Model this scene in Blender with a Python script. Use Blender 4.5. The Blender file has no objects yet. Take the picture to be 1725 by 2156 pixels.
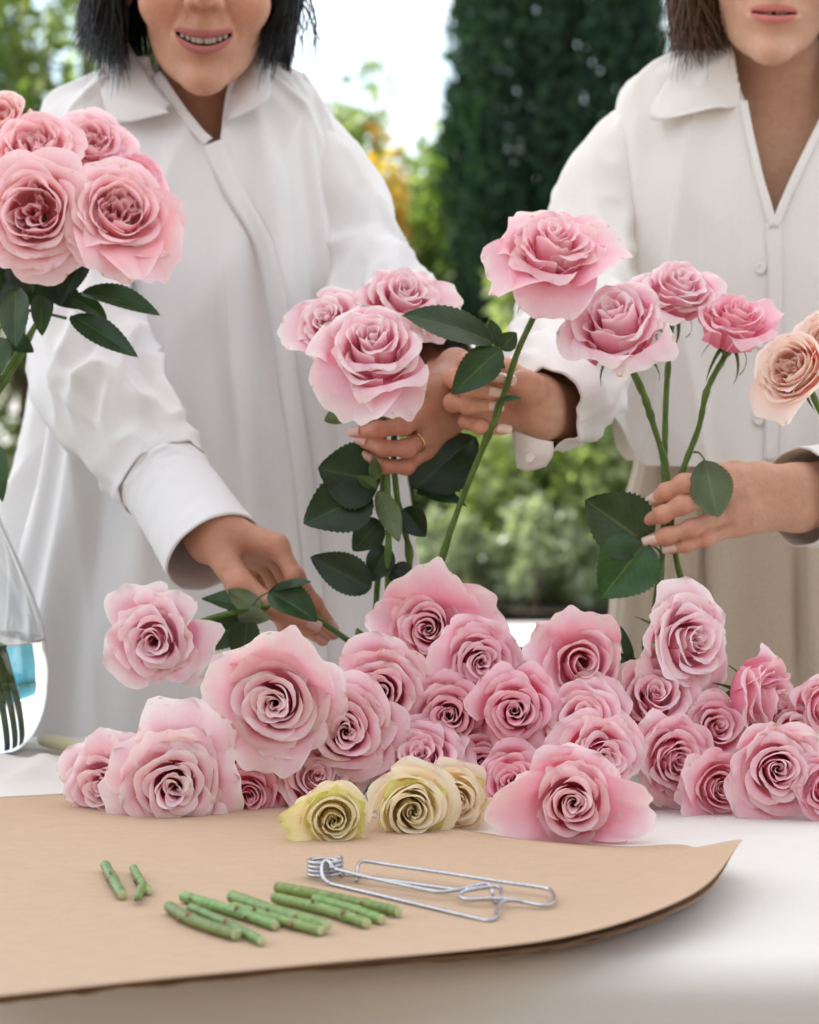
import bpy, math, random
import numpy as np
from mathutils import Vector, Matrix, noise as mnoise

# ------------------------------------------------------------------ camera
SC = bpy.context.scene
COL = SC.collection
PITCH = math.atan(258.0 / 5031.0)
CAMZ = 1.15
cam_data = bpy.data.cameras.new('camera')
cam_data.sensor_fit = 'HORIZONTAL'
cam_data.sensor_width = 24.0
cam_data.lens = 70.0
cam_data.clip_start = 0.05
cam_data.clip_end = 400.0
cam_data.dof.use_dof = True
cam_data.dof.focus_distance = 2.18
cam_data.dof.aperture_fstop = 5.6
cam = bpy.data.objects.new('camera', cam_data)
COL.objects.link(cam)
cam.location = (0, 0, CAMZ)
cam.rotation_euler = (math.pi / 2 - PITCH, 0, 0)
SC.camera = cam

# ------------------------------------------------------------------ sky, sun, exposure
SUN_EL, SUN_AZ = math.radians(50), math.radians(-68)   # azimuth from +Y (behind the people) towards -X
world = bpy.data.worlds.new('World')
SC.world = world
world.use_nodes = True
wn = world.node_tree.nodes
wl = world.node_tree.links
wn.clear()
sky = wn.new('ShaderNodeTexSky')
sky.sky_type = 'NISHITA'
sky.sun_disc = False
sky.sun_elevation = SUN_EL
sky.sun_rotation = SUN_AZ
sky.air_density = 1.0
sky.dust_density = 2.0
sky.ozone_density = 1.0
bg = wn.new('ShaderNodeBackground')
bg.inputs['Strength'].default_value = 0.15
wo = wn.new('ShaderNodeOutputWorld')
# broken fair-weather cloud over the whole dome
wtc = wn.new('ShaderNodeTexCoord')
wmp = wn.new('ShaderNodeMapping'); wmp.inputs['Scale'].default_value = (1.0, 1.0, 2.2)
wnz = wn.new('ShaderNodeTexNoise'); wnz.inputs['Scale'].default_value = 3.4; wnz.inputs['Detail'].default_value = 6; wnz.inputs['Roughness'].default_value = 0.55
wmr = wn.new('ShaderNodeMapRange'); wmr.inputs['From Min'].default_value = 0.42; wmr.inputs['From Max'].default_value = 0.62
wmx = wn.new('ShaderNodeMix'); wmx.data_type = 'RGBA'
wl.new(wtc.outputs['Generated'], wmp.inputs[0]); wl.new(wmp.outputs[0], wnz.inputs['Vector'])
wl.new(wnz.outputs['Fac'], wmr.inputs[0]); wl.new(wmr.outputs[0], wmx.inputs['Factor'])
wl.new(sky.outputs[0], wmx.inputs['A']); wmx.inputs['B'].default_value = (6.6, 6.5, 6.4, 1)
wl.new(wmx.outputs['Result'], bg.inputs[0])
wl.new(bg.outputs[0], wo.inputs[0])

sun_data = bpy.data.lights.new('sun', 'SUN')
sun_data.energy = 4.5
sun_data.angle = math.radians(0.55)
sun_data.color = (1.0, 0.95, 0.87)
sun = bpy.data.objects.new('sun', sun_data)
COL.objects.link(sun)
SUN_DIR = Vector((math.sin(SUN_AZ) * math.cos(SUN_EL), math.cos(SUN_AZ) * math.cos(SUN_EL), math.sin(SUN_EL)))
sun.rotation_euler = SUN_DIR.to_track_quat('Z', 'Y').to_euler()
sun.location = (0, 6, 8)

SC.view_settings.view_transform = 'Standard'
SC.view_settings.look = 'None'
SC.view_settings.exposure = 1.2
SC.view_settings.gamma = 1.0
SC.view_settings.use_curve_mapping = False
SC.view_settings.use_white_balance = True
SC.view_settings.white_balance_temperature = 6250
SC.view_settings.white_balance_tint = 8
SC.cycles.max_bounces = 10
SC.cycles.diffuse_bounces = 7
SC.cycles.transmission_bounces = 8
SC.cycles.caustics_reflective = False
SC.cycles.sample_clamp_indirect = 6.0

rng = np.random.default_rng(11)
TABLE_Z = 0.75

# ------------------------------------------------------------------ helpers
FPX = 5031.0
SP, CP = math.sin(PITCH), math.cos(PITCH)

def P(x, y, Y):
    """photo pixel (1725 x 2156 basis) + distance along world Y -> world point"""
    xc = (x - 862.5) / FPX
    yc = (1078.0 - y) / FPX
    d = np.array([xc, CP + yc * SP, -SP + yc * CP])
    d = d * (Y / d[1])
    return np.array([d[0], d[1], CAMZ + d[2]])

def Pz(x, y, z):
    """photo pixel on the horizontal plane at height z"""
    xc = (x - 862.5) / FPX
    yc = (1078.0 - y) / FPX
    d = np.array([xc, CP + yc * SP, -SP + yc * CP])
    d = d * ((z - CAMZ) / d[2])
    return np.array([d[0], d[1], z])

def make_mesh(name, v, f, smooth=True, uv=None, attrs=None):
    v = np.asarray(v, dtype=np.float32).reshape(-1, 3)
    me = bpy.data.meshes.new(name)
    if isinstance(f, np.ndarray):
        n = f.shape[1]
        me.vertices.add(len(v))
        me.vertices.foreach_set('co', v.ravel())
        me.loops.add(f.size)
        me.loops.foreach_set('vertex_index', f.astype(np.int32).ravel())
        me.polygons.add(len(f))
        me.polygons.foreach_set('loop_start', np.arange(0, f.size, n, dtype=np.int32))
        me.polygons.foreach_set('loop_total', np.full(len(f), n, dtype=np.int32))
    else:
        me.from_pydata([tuple(map(float, p)) for p in v], [], [tuple(map(int, q)) for q in f])
    me.update(calc_edges=True)
    if smooth:
        me.polygons.foreach_set('use_smooth', np.ones(len(me.polygons), dtype=bool))
    if uv is not None:
        uv = np.asarray(uv, dtype=np.float32)
        lay = me.uv_layers.new(name='UVMap')
        li = np.empty(len(me.loops), dtype=np.int32)
        me.loops.foreach_get('vertex_index', li)
        lay.data.foreach_set('uv', uv[li].ravel())
    if attrs:
        for k, a in attrs.items():
            a = np.asarray(a, dtype=np.float32)
            if a.ndim == 1:
                at = me.attributes.new(k, 'FLOAT', 'POINT')
                at.data.foreach_set('value', a)
            else:
                at = me.attributes.new(k, 'FLOAT_COLOR', 'POINT')
                if a.shape[1] == 3:
                    a = np.concatenate([a, np.ones((len(a), 1), np.float32)], 1)
                at.data.foreach_set('color', a.ravel())
    me.validate()
    return me

def obj(name, me, mat=None, parent=None, color=None):
    o = bpy.data.objects.new(name, me)
    COL.objects.link(o)
    if mat is not None and me is not None and len(me.materials) == 0:
        me.materials.append(mat)
    if parent is not None:
        o.parent = parent
    if color is not None:
        o.color = (*color, 1.0)
    return o

def thing(name, label, cat, loc=(0, 0, 0), group=None):
    o = bpy.data.objects.new(name, None)
    o.empty_display_size = 0.02
    COL.objects.link(o)
    o.location = loc
    tag(o, label, cat, group)
    return o

def tag(o, label, cat, group=None):
    o['label'] = label
    o['category'] = cat
    if group:
        o['group'] = group
    return o

def struct(name, me, mat, kind='structure'):
    o = obj(name, me, mat)
    o['kind'] = kind
    return o

def grid_faces(nu, nv, wrap=False):
    """faces of a (nv rows) x (nu columns) vertex grid, index = j*nu+i"""
    i = np.arange(nu if wrap else nu - 1)
    j = np.arange(nv - 1)
    I, J = np.meshgrid(i, j)
    I = I.ravel(); J = J.ravel()
    I2 = (I + 1) % nu
    return np.stack([J * nu + I, J * nu + I2, (J + 1) * nu + I2, (J + 1) * nu + I], 1)

def norm(a):
    a = np.asarray(a, float)
    return a / (np.linalg.norm(a, axis=-1, keepdims=True) + 1e-12)

def frame_z(d, up=(0, 0, 1), roll=0.0):
    """3x3 matrix (columns x,y,z) with z along d"""
    z = norm(d)
    u = np.asarray(up, float)
    if abs(np.dot(z, u)) > 0.97:
        u = np.array([0, 1.0, 0])
    x = norm(np.cross(u, z))
    y = np.cross(z, x)
    c, s = math.cos(roll), math.sin(roll)
    return np.stack([c * x + s * y, -s * x + c * y, z], 1)

def spline(pts, n):
    """Catmull-Rom through the rows of pts, n samples"""
    p = np.asarray(pts, float)
    if len(p) == 2:
        t = np.linspace(0, 1, n)[:, None]
        return p[0] * (1 - t) + p[1] * t
    q = np.vstack([2 * p[0] - p[1], p, 2 * p[-1] - p[-2]])
    m = len(p) - 1
    t = np.linspace(0, m - 1e-9, n)
    k = t.astype(int)
    t = (t - k)[:, None]
    a, b, c, d = q[k], q[k + 1], q[k + 2], q[k + 3]
    return 0.5 * (2 * b + (c - a) * t + (2 * a - 5 * b + 4 * c - d) * t ** 2 + (3 * b - a - 3 * c + d) * t ** 3)

def transport(path):
    T = norm(np.gradient(path, axis=0))
    N = np.zeros_like(T)
    u = np.array([0, 0, 1.0]) if abs(T[0][2]) < 0.9 else np.array([1.0, 0, 0])
    n = norm(u - T[0] * np.dot(u, T[0]))
    for i in range(len(T)):
        n = norm(n - T[i] * np.dot(n, T[i]))
        N[i] = n
    return T, N, np.cross(T, N)

def tube(path, rad, sides=10, caps=True):
    path = np.asarray(path, float)
    n = len(path)
    rad = np.broadcast_to(np.asarray(rad, float), (n,))
    T, N, B = transport(path)
    a = np.arange(sides) * 2 * np.pi / sides
    v = path[:, None, :] + rad[:, None, None] * (np.cos(a)[None, :, None] * N[:, None, :] + np.sin(a)[None, :, None] * B[:, None, :])
    v = v.reshape(-1, 3)
    f = [tuple(q) for q in grid_faces(sides, n, True)]
    if caps:
        f.append(tuple(range(sides - 1, -1, -1)))
        f.append(tuple((n - 1) * sides + k for k in range(sides)))
    return v, f

def merge(parts):
    V, F, o = [], [], 0
    for v, f in parts:
        v = np.asarray(v)
        V.append(v)
        F += [tuple(int(i) + o for i in q) for q in f]
        o += len(v)
    return np.vstack(V), F

def lathe(profile, n=48):
    pr = np.asarray(profile, float)
    a = np.arange(n) * 2 * np.pi / n
    v = np.stack([pr[:, 0:1] * np.cos(a), pr[:, 0:1] * np.sin(a), np.repeat(pr[:, 1:2], n, 1)], -1).reshape(-1, 3)
    return v, [tuple(q) for q in grid_faces(n, len(pr), True)]

def boxm(c, s, bevel=0.0):
    c = np.asarray(c, float); s = np.asarray(s, float) / 2
    v = np.array([[x, y, z] for x in (-1, 1) for y in (-1, 1) for z in (-1, 1)]) * s + c
    f = [(0, 1, 3, 2), (4, 6, 7, 5), (0, 4, 5, 1), (2, 3, 7, 6), (0, 2, 6, 4), (1, 5, 7, 3)]
    return v, f

_perm = np.random.default_rng(5).permutation(512)
_grad = norm(np.random.default_rng(6).normal(size=(512, 3)))
def perlin(p):
    """vectorised gradient noise, p (N,3) -> (N,) roughly -1..1"""
    p = np.asarray(p, float)
    i = np.floor(p).astype(int)
    f = p - i
    u = f * f * f * (f * (f * 6 - 15) + 10)
    out = 0
    for dx in (0, 1):
        wx = u[:, 0] if dx else 1 - u[:, 0]
        for dy in (0, 1):
            wy = u[:, 1] if dy else 1 - u[:, 1]
            for dz in (0, 1):
                wz = u[:, 2] if dz else 1 - u[:, 2]
                h = _perm[(_perm[(_perm[(i[:, 0] + dx) & 511] + i[:, 1] + dy) & 511] + i[:, 2] + dz) & 511]
                g = _grad[h]
                d = f - np.array([dx, dy, dz])
                out = out + wx * wy * wz * (g * d).sum(1)
    return out * 1.6

def fbm(p, octv=3):
    s, a = 0, 1.0
    p = np.asarray(p, float)
    for k in range(octv):
        s = s + a * perlin(p * 2 ** k + 17.3 * k)
        a *= 0.5
    return s

# ------------------------------------------------------------------ material helpers
def new_mat(name):
    m = bpy.data.materials.new(name)
    m.use_nodes = True
    m.node_tree.nodes.clear()
    return m, m.node_tree.nodes, m.node_tree.links

def principled(name, base, rough=0.5, spec=0.5, noise_scale=None, noise_amt=0.15, bump=0.0, bump_scale=None,
               metallic=0.0, translucent=0.0, transl_col=None, attr=None, objcol=False, sheen=0.0, coat=0.0, stretch=None, sss=0.0, sss_r=(0.01,0.004,0.002)):
    m, N, L = new_mat(name)
    out = N.new('ShaderNodeOutputMaterial')
    b = N.new('ShaderNodeBsdfPrincipled')
    b.inputs['Roughness'].default_value = rough
    b.inputs['Specular IOR Level'].default_value = spec
    b.inputs['Metallic'].default_value = metallic
    b.inputs['Sheen Weight'].default_value = sheen
    b.inputs['Coat Weight'].default_value = coat
    if sss:
        b.inputs['Subsurface Weight'].default_value = sss
        b.inputs['Subsurface Radius'].default_value = sss_r
        b.inputs['Subsurface Scale'].default_value = 1.0
    col = None
    if attr:
        a = N.new('ShaderNodeAttribute'); a.attribute_name = attr
        col = a.outputs['Color']
    else:
        rgb = N.new('ShaderNodeRGB'); rgb.outputs[0].default_value = (*base, 1)
        col = rgb.outputs[0]
    if objcol:
        oi = N.new('ShaderNodeObjectInfo')
        mx = N.new('ShaderNodeMix'); mx.data_type = 'RGBA'; mx.blend_type = 'MULTIPLY'
        mx.inputs['Factor'].default_value = 1.0
        L.new(col, mx.inputs['A']); L.new(oi.outputs['Color'], mx.inputs['B'])
        col = mx.outputs['Result']
    tc = N.new('ShaderNodeTexCoord')
    vec = tc.outputs['Object']
    if stretch:
        mp = N.new('ShaderNodeMapping'); mp.inputs['Scale'].default_value = stretch
        L.new(vec, mp.inputs['Vector']); vec = mp.outputs[0]
    if noise_scale:
        nt = N.new('ShaderNodeTexNoise')
        nt.inputs['Scale'].default_value = noise_scale
        nt.inputs['Detail'].default_value = 5
        L.new(vec, nt.inputs['Vector'])
        mr = N.new('ShaderNodeMapRange')
        mr.inputs['From Min'].default_value = 0.3; mr.inputs['From Max'].default_value = 0.7
        mr.inputs['To Min'].default_value = 1 - noise_amt; mr.inputs['To Max'].default_value = 1 + noise_amt
        L.new(nt.outputs['Fac'], mr.inputs['Value'])
        mx = N.new('ShaderNodeMix'); mx.data_type = 'RGBA'; mx.blend_type = 'MULTIPLY'
        mx.inputs['Factor'].default_value = 1.0
        L.new(col, mx.inputs['A']); L.new(mr.outputs[0], mx.inputs['B'])
        col = mx.outputs['Result']
    L.new(col, b.inputs['Base Color'])
    if bump:
        nb = N.new('ShaderNodeTexNoise')
        nb.inputs['Scale'].default_value = bump_scale or 200
        nb.inputs['Detail'].default_value = 4
        L.new(vec, nb.inputs['Vector'])
        bp = N.new('ShaderNodeBump')
        bp.inputs['Strength'].default_value = bump
        bp.inputs['Distance'].default_value = 0.002
        L.new(nb.outputs['Fac'], bp.inputs['Height'])
        L.new(bp.outputs[0], b.inputs['Normal'])
    if translucent:
        t = N.new('ShaderNodeBsdfTranslucent')
        if transl_col:
            t.inputs[0].default_value = (*transl_col, 1)
        else:
            L.new(col, t.inputs[0])
        ms = N.new('ShaderNodeMixShader'); ms.inputs[0].default_value = translucent
        L.new(b.outputs[0], ms.inputs[1]); L.new(t.outputs[0], ms.inputs[2])
        L.new(ms.outputs[0], out.inputs[0])
    else:
        L.new(b.outputs[0], out.inputs[0])
    return m
# ------------------------------------------------------------------ roses
def petal_material(name, stops, transl=0.32, vein=0.06):
    """pigment runs from petal base (v=0) to petal edge (v=1); tint per rose through the object colour"""
    m, N, L = new_mat(name)
    out = N.new('ShaderNodeOutputMaterial')
    uv = N.new('ShaderNodeUVMap'); uv.uv_map = 'UVMap'
    sep = N.new('ShaderNodeSeparateXYZ'); L.new(uv.outputs[0], sep.inputs[0])
    tc = N.new('ShaderNodeTexCoord')
    nz = N.new('ShaderNodeTexNoise'); nz.inputs['Scale'].default_value = 60; nz.inputs['Detail'].default_value = 3
    L.new(tc.outputs['Object'], nz.inputs['Vector'])
    ma = N.new('ShaderNodeMath'); ma.operation = 'MULTIPLY_ADD'; ma.inputs[1].default_value = 0.22
    L.new(nz.outputs['Fac'], ma.inputs[0]); L.new(sep.outputs['Y'], ma.inputs[2])
    sb = N.new('ShaderNodeMath'); sb.operation = 'SUBTRACT'; sb.inputs[1].default_value = 0.11
    L.new(ma.outputs[0], sb.inputs[0])
    cr = N.new('ShaderNodeValToRGB'); L.new(sb.outputs[0], cr.inputs[0])
    el = cr.color_ramp.elements
    el[0].position, el[0].color = stops[0][0], (*stops[0][1], 1)
    el[1].position, el[1].color = stops[-1][0], (*stops[-1][1], 1)
    for p, c in stops[1:-1]:
        e = el.new(p); e.color = (*c, 1)
    # fine veins running along the petal
    mp = N.new('ShaderNodeMapping'); mp.inputs['Scale'].default_value = (46, 2.2, 1)
    L.new(uv.outputs[0], mp.inputs[0])
    vn = N.new('ShaderNodeTexNoise'); vn.inputs['Scale'].default_value = 1.0; vn.inputs['Detail'].default_value = 3
    L.new(mp.outputs[0], vn.inputs['Vector'])
    mr = N.new('ShaderNodeMapRange'); mr.inputs['From Min'].default_value = 0.3; mr.inputs['From Max'].default_value = 0.7
    mr.inputs['To Min'].default_value = 1 - vein; mr.inputs['To Max'].default_value = 1 + vein
    L.new(vn.outputs['Fac'], mr.inputs[0])
    oi = N.new('ShaderNodeObjectInfo')
    m1 = N.new('ShaderNodeMix'); m1.data_type = 'RGBA'; m1.blend_type = 'MULTIPLY'; m1.inputs['Factor'].default_value = 1
    L.new(cr.outputs[0], m1.inputs['A']); L.new(oi.outputs['Color'], m1.inputs['B'])
    m2 = N.new('ShaderNodeMix'); m2.data_type = 'RGBA'; m2.blend_type = 'MULTIPLY'; m2.inputs['Factor'].default_value = 1
    L.new(m1.outputs['Result'], m2.inputs['A']); L.new(mr.outputs[0], m2.inputs['B'])
    # bruised, browning rim flecks
    n2 = N.new('ShaderNodeTexNoise'); n2.inputs['Scale'].default_value = 95; n2.inputs['Detail'].default_value = 2
    L.new(tc.outputs['Object'], n2.inputs['Vector'])
    r2 = N.new('ShaderNodeMapRange'); r2.inputs['From Min'].default_value = 0.60; r2.inputs['From Max'].default_value = 0.72
    L.new(n2.outputs['Fac'], r2.inputs[0])
    r3 = N.new('ShaderNodeMapRange'); r3.inputs['From Min'].default_value = 0.93; r3.inputs['From Max'].default_value = 1.0
    L.new(sep.outputs['Y'], r3.inputs[0])
    mm = N.new('ShaderNodeMath'); mm.operation = 'MULTIPLY'
    L.new(r2.outputs[0], mm.inputs[0]); L.new(r3.outputs[0], mm.inputs[1])
    m3 = N.new('ShaderNodeMix'); m3.data_type = 'RGBA'
    L.new(mm.outputs[0], m3.inputs['Factor']); L.new(m2.outputs['Result'], m3.inputs['A'])
    m3.inputs['B'].default_value = (0.62, 0.42, 0.24, 1)
    col = m3.outputs['Result']
    b = N.new('ShaderNodeBsdfPrincipled')
    b.inputs['Roughness'].default_value = 0.6
    b.inputs['Specular IOR Level'].default_value = 0.22
    b.inputs['Sheen Weight'].default_value = 0.12
    b.inputs['Sheen Roughness'].default_value = 0.4
    L.new(col, b.inputs['Base Color'])
    bp = N.new('ShaderNodeBump'); bp.inputs['Strength'].default_value = 0.12; bp.inputs['Distance'].default_value = 0.0004
    L.new(vn.outputs['Fac'], bp.inputs['Height']); L.new(bp.outputs[0], b.inputs['Normal'])
    t = N.new('ShaderNodeBsdfTranslucent'); L.new(col, t.inputs[0])
    ms = N.new('ShaderNodeMixShader'); ms.inputs[0].default_value = transl
    L.new(b.outputs[0], ms.inputs[1]); L.new(t.outputs[0], ms.inputs[2]); L.new(ms.outputs[0], out.inputs[0])
    return m

M_PINK = petal_material('petal_pink', [(0.0, (0.90, 0.60, 0.48)), (0.12, (0.94, 0.40, 0.50)), (0.42, (0.94, 0.32, 0.46)),
                                       (0.62, (0.94, 0.42, 0.54)), (0.80, (0.94, 0.55, 0.63)), (0.93, (0.95, 0.70, 0.73)), (1.0, (0.95, 0.80, 0.78))], transl=0.4, vein=0.018)
M_BLUSH = petal_material('petal_blush', [(0.0, (0.93, 0.60, 0.50)), (0.15, (0.95, 0.44, 0.46)), (0.42, (0.95, 0.41, 0.44)),
                                         (0.66, (0.95, 0.49, 0.50)), (0.86, (0.95, 0.66, 0.64)), (1.0, (0.96, 0.80, 0.76))], transl=0.4, vein=0.018)
M_CREAM = petal_material('petal_cream', [(0.0, (0.85, 0.80, 0.38)), (0.3, (0.95, 0.80, 0.52)), (0.6, (0.95, 0.86, 0.63)),
                                         (0.9, (0.96, 0.92, 0.76)), (1.0, (0.96, 0.92, 0.74))], transl=0.45, vein=0.012)
M_GREENISH = petal_material('petal_green_cream', [(0.0, (0.60, 0.66, 0.16)), (0.35, (0.90, 0.82, 0.40)), (0.75, (0.95, 0.87, 0.56)),
                                                  (0.92, (0.90, 0.85, 0.46)), (1.0, (0.72, 0.76, 0.24))], transl=0.4, vein=0.03)
M_PEACH = petal_material('petal_peach', [(0.0, (0.95, 0.50, 0.30)), (0.3, (0.95, 0.38, 0.26)), (0.55, (0.95, 0.52, 0.40)),
                                         (0.8, (0.95, 0.72, 0.62)), (1.0, (0.95, 0.84, 0.75))], transl=0.4, vein=0.012)

def sstep(a, b, x):
    t = np.clip((x - a) / (b - a), 0, 1)
    return t * t * (3 - 2 * t)

def petal_grid(th, r, zt, alpha, lean, curl, gap, r_rng, nu=11, nv=11, pointy=0.0, wav=0.03, base_r=0.07, sideroll=0.0, cup=0.0):
    """one petal around the +Z axis; unit bloom radius. returns verts, uv"""
    u = np.linspace(-1, 1, nu)
    s = np.linspace(0, 1, nv) ** 0.9
    U, S = np.meshgrid(u, s)
    aU = np.abs(U)
    ph = r_rng.uniform(0, 6.28, 4)
    # petal outline: sides shorter than the middle, tip a little pointed
    top = 1 - 0.20 * aU ** 3.2 + pointy * np.exp(-(U / 0.22) ** 2) * 0.10 + wav * 0.9 * np.sin(5.2 * U + ph[0]) * aU
    s2 = S * top
    p0 = np.array([base_r, 0.0]); p1 = np.array([r * 1.12 + 0.06, 0.02 * zt])
    p2 = np.array([r * (1.06 + 0.10 * cup), 0.66 * zt]); p3 = np.array([r * lean, zt])
    t = s2[..., None]
    b = (1 - t) ** 3 * p0 + 3 * (1 - t) ** 2 * t * p1 + 3 * (1 - t) * t ** 2 * p2 + t ** 3 * p3
    rho, z = b[..., 0], b[..., 1]
    # lip rolled outwards, more at the two shoulders than at the tip
    k = np.clip((s2 - 0.70) / 0.30, 0, 1.2)
    cu = curl * (1 + sideroll * (sstep(0.12, 0.6, aU) - 0.3))
    rho = rho + cu * (k ** 2) * 0.30
    z = z - cu * (k ** 3) * 0.26
    w = 0.42 + 0.58 * np.sin(np.pi * np.clip(s2 / 1.35, 0, 0.62))/np.sin(np.pi*0.62) if False else 0.40 + 0.60 * sstep(0.0, 0.55, S)
    # spiral: one side tucked under its neighbour
    rho = rho + U * gap * S + 0.02 * np.sin(2.3 * U + ph[1]) * S
    ang = th + U * alpha * w
    # waviness of the free edge
    e = S ** 4
    rho = rho + wav * e * np.sin(4.3 * U + ph[2])
    z = z + wav * e * np.sin(3.7 * U + ph[3]) + 0.35 * wav * e * np.sin(9.1 * U + ph[0])
    rho = np.maximum(rho, 0.004)
    v = np.stack([rho * np.cos(ang), rho * np.sin(ang), z], -1).reshape(-1, 3)
    uvs = np.stack([(U + 1) / 2, S], -1).reshape(-1, 2)
    return v, uvs

def rose_petals(seed, n=27, openness=0.5, inner=0.055, style='tea', ruffle=1.0):
    """list of (verts, uv, nu, nv) innermost first; bloom radius about 1 without guard petals"""
    r_rng = np.random.default_rng(seed)
    out = []
    th = r_rng.uniform(0, 6.28)
    heart = r_rng.uniform(-0.10, 0.08)                 # how far the heart stands up
    off = r_rng.normal(0, 0.045, 2)                    # heart a little off centre
    tight = r_rng.uniform(0.45, 0.70)
    step = math.radians(r_rng.choice([137.5, 137.5, 222.5]))
    for k in range(n):
        t = k / (n - 1)
        th += step + r_rng.normal(0, 0.20)
        if style == 'tea':
            r = inner + (0.84 - inner) * t ** 1.22
            zt = 0.94 + heart * (1 - t) + 0.12 * math.sin(math.pi * min(1, t * 1.15)) + r_rng.normal(0, 0.025) - 0.36 * t ** 2.0 * (0.5 + openness)
            alpha = 1.9 - 1.0 * t ** 0.6
            lean = tight + (1.22 - tight) * t ** 0.7 * (0.55 + 0.9 * openness)
            curl = (0.26 + 0.46 * t) * (0.5 + openness) * r_rng.uniform(0.6, 1.35)
            v, uvs = petal_grid(th, r, zt, alpha * r_rng.uniform(0.85, 1.15), lean * r_rng.uniform(0.94, 1.06), curl * (0.8 + t * 0.45), 0.045 + 0.05 * t, r_rng, pointy=0.6 + 1.1 * t,
                                wav=ruffle * (0.020 + 0.026 * t), sideroll=0.9 * t, nu=15, nv=12)
            v[:, :2] += off * ((1 - t) * np.clip(v[:, 2:3], 0, 1))
            out.append((v, uvs, 15, 12))
        elif style == 'quartered':      # ruffled garden rose: crammed short petals in the heart, broad cup outside
            if t < 0.45:
                cx = (r_rng.uniform(0.06, 0.34) if k > 3 else 0.02) * np.array([math.cos(th), math.sin(th)])
                v, uvs = petal_grid(th + r_rng.uniform(-1.2, 1.2), 0.10 + 0.10 * r_rng.random() - (0.05 if k <= 3 else 0), 0.60 + 0.16 * r_rng.random(), 1.15 + (0.6 if k <= 3 else 0), 0.9 + 0.7 * r_rng.random(),
                                    0.15, 0.05, r_rng, wav=0.05, base_r=0.03, nu=9, nv=8)
                v = v + np.array([cx[0], cx[1], 0.0]) * np.clip(v[:, 2:3] / 0.4, 0, 1)
                out.append((v, uvs, 9, 8))
            else:
                q = (t - 0.45) / 0.55
                r = 0.40 + 0.36 * q
                zt = 0.86 - 0.04 * q - 0.34 * q ** 2 * (0.4 + openness)
                out.append(petal_grid(th, r, zt, 1.12 - 0.2 * q, 0.92 + 0.5 * q * (0.5 + openness), (0.12 + 0.5 * q) * (0.5 + openness), 0.06, r_rng,
                                      pointy=0.8 * q, wav=ruffle * 0.035, sideroll=0.4 * q, nu=17, nv=12) + (17, 12))
    return out

def guard_petal(ang, size, flare, r_rng, width=0.85, curl=0.5, droop=0.0, base_r=0.1):
    """big outer petal leaning away from the bloom: ang about the axis, flare 0 (upright) .. 1 (flat) .. 1.4 (hanging back)"""
    nu, nv = 21, 14
    u = np.linspace(-1, 1, nu); s = np.linspace(0, 1, nv)
    U, S = np.meshgrid(u, s)
    aU = np.abs(U)
    ph = r_rng.uniform(0, 6.28, 4)
    top = 1 - 0.30 * aU ** 2.4 + 0.06 * np.exp(-(U / 0.2) ** 2) + 0.035 * np.sin(5 * U + ph[0]) + 0.018 * np.sin(13 * U + ph[3])
    L = S * top
    # mid-line of the petal in (radial, z): bends outward by flare
    a0 = 0.35
    a1 = math.radians(90) * flare
    m = 24
    tt = np.linspace(0, 1.1, m)
    angs = a0 * 0 + np.interp(tt, [0, 0.15, 0.5, 0.8, 1.1], [0.9, 0.55, a1 * 0.75, a1 + 0.15 * curl, a1 + curl * 1.4 + droop])
    rr = base_r + np.concatenate([[0], np.cumsum(np.sin(angs[:-1]) * np.diff(tt))]) * size
    zz = np.concatenate([[0], np.cumsum(np.cos(angs[:-1]) * np.diff(tt))]) * size
    R = np.interp(L, tt, rr); Z = np.interp(L, tt, zz)
    An = np.interp(L, tt, angs)
    w = width * size * (0.22 + 0.78 * sstep(0.0, 0.6, S)) * (1 - 0.12 * S ** 6)
    X = U * w * 0.62
    bend = 0.34 * (aU ** 2) * (0.25 + S) * size * 0.6      # cupped across
    R2 = R - np.cos(An) * bend * 0.9 + 0.05 * S ** 3 * np.sin(4 * U + ph[1]) + 0.02 * S ** 4 * np.sin(11 * U + ph[0])
    Z2 = Z + np.sin(An) * bend * 0.9 + 0.035 * S ** 3 * np.sin(5.5 * U + ph[2])
    roll = curl * 0.24 * size * sstep(0.60, 1.0, aU) * S
    R2 = R2 + roll * np.cos(An); Z2 = Z2 - roll * np.sin(An)
    c, s_ = math.cos(ang), math.sin(ang)
    v = np.stack([R2 * c - X * s_, R2 * s_ + X * c, Z2], -1).reshape(-1, 3)
    return v, np.stack([(U + 1) / 2, 0.22 + 0.78 * S ** 0.75], -1).reshape(-1, 2), nu, nv
# ------------------------------------------------------------------ the setting
M_PAVING = principled('pale_paving', (0.50, 0.47, 0.42), rough=0.85, spec=0.2, noise_scale=3.0, noise_amt=0.12, bump=0.3, bump_scale=60)
v = np.array([[-200, -60, 0.0], [200, -60, 0.0], [200, 320, 0.0], [-200, 320, 0.0]])
struct('ground', make_mesh('ground', v, [(0, 1, 2, 3)], smooth=False), M_PAVING)
M_SOIL = principled('dark_soil', (0.05, 0.038, 0.025), rough=0.95, spec=0.1, noise_scale=8, noise_amt=0.4, bump=0.6, bump_scale=40)
def sheet(x0, x1, y0, y1, z, nx=40, ny=20, bumpy=0.0):
    X, Yy = np.meshgrid(np.linspace(x0, x1, nx), np.linspace(y0, y1, ny))
    Z = np.full_like(X, z)
    v = np.stack([X, Yy, Z], -1).reshape(-1, 3)
    if bumpy:
        v[:, 2] += bumpy * fbm(v * 1.3)
    return v, grid_faces(nx, ny)
sv, sf = sheet(-9, 9, 11.75, 40, 0.05, 80, 60, 0.03)
struct('planting_bed', make_mesh('planting_bed', sv, sf), M_SOIL)

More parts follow.
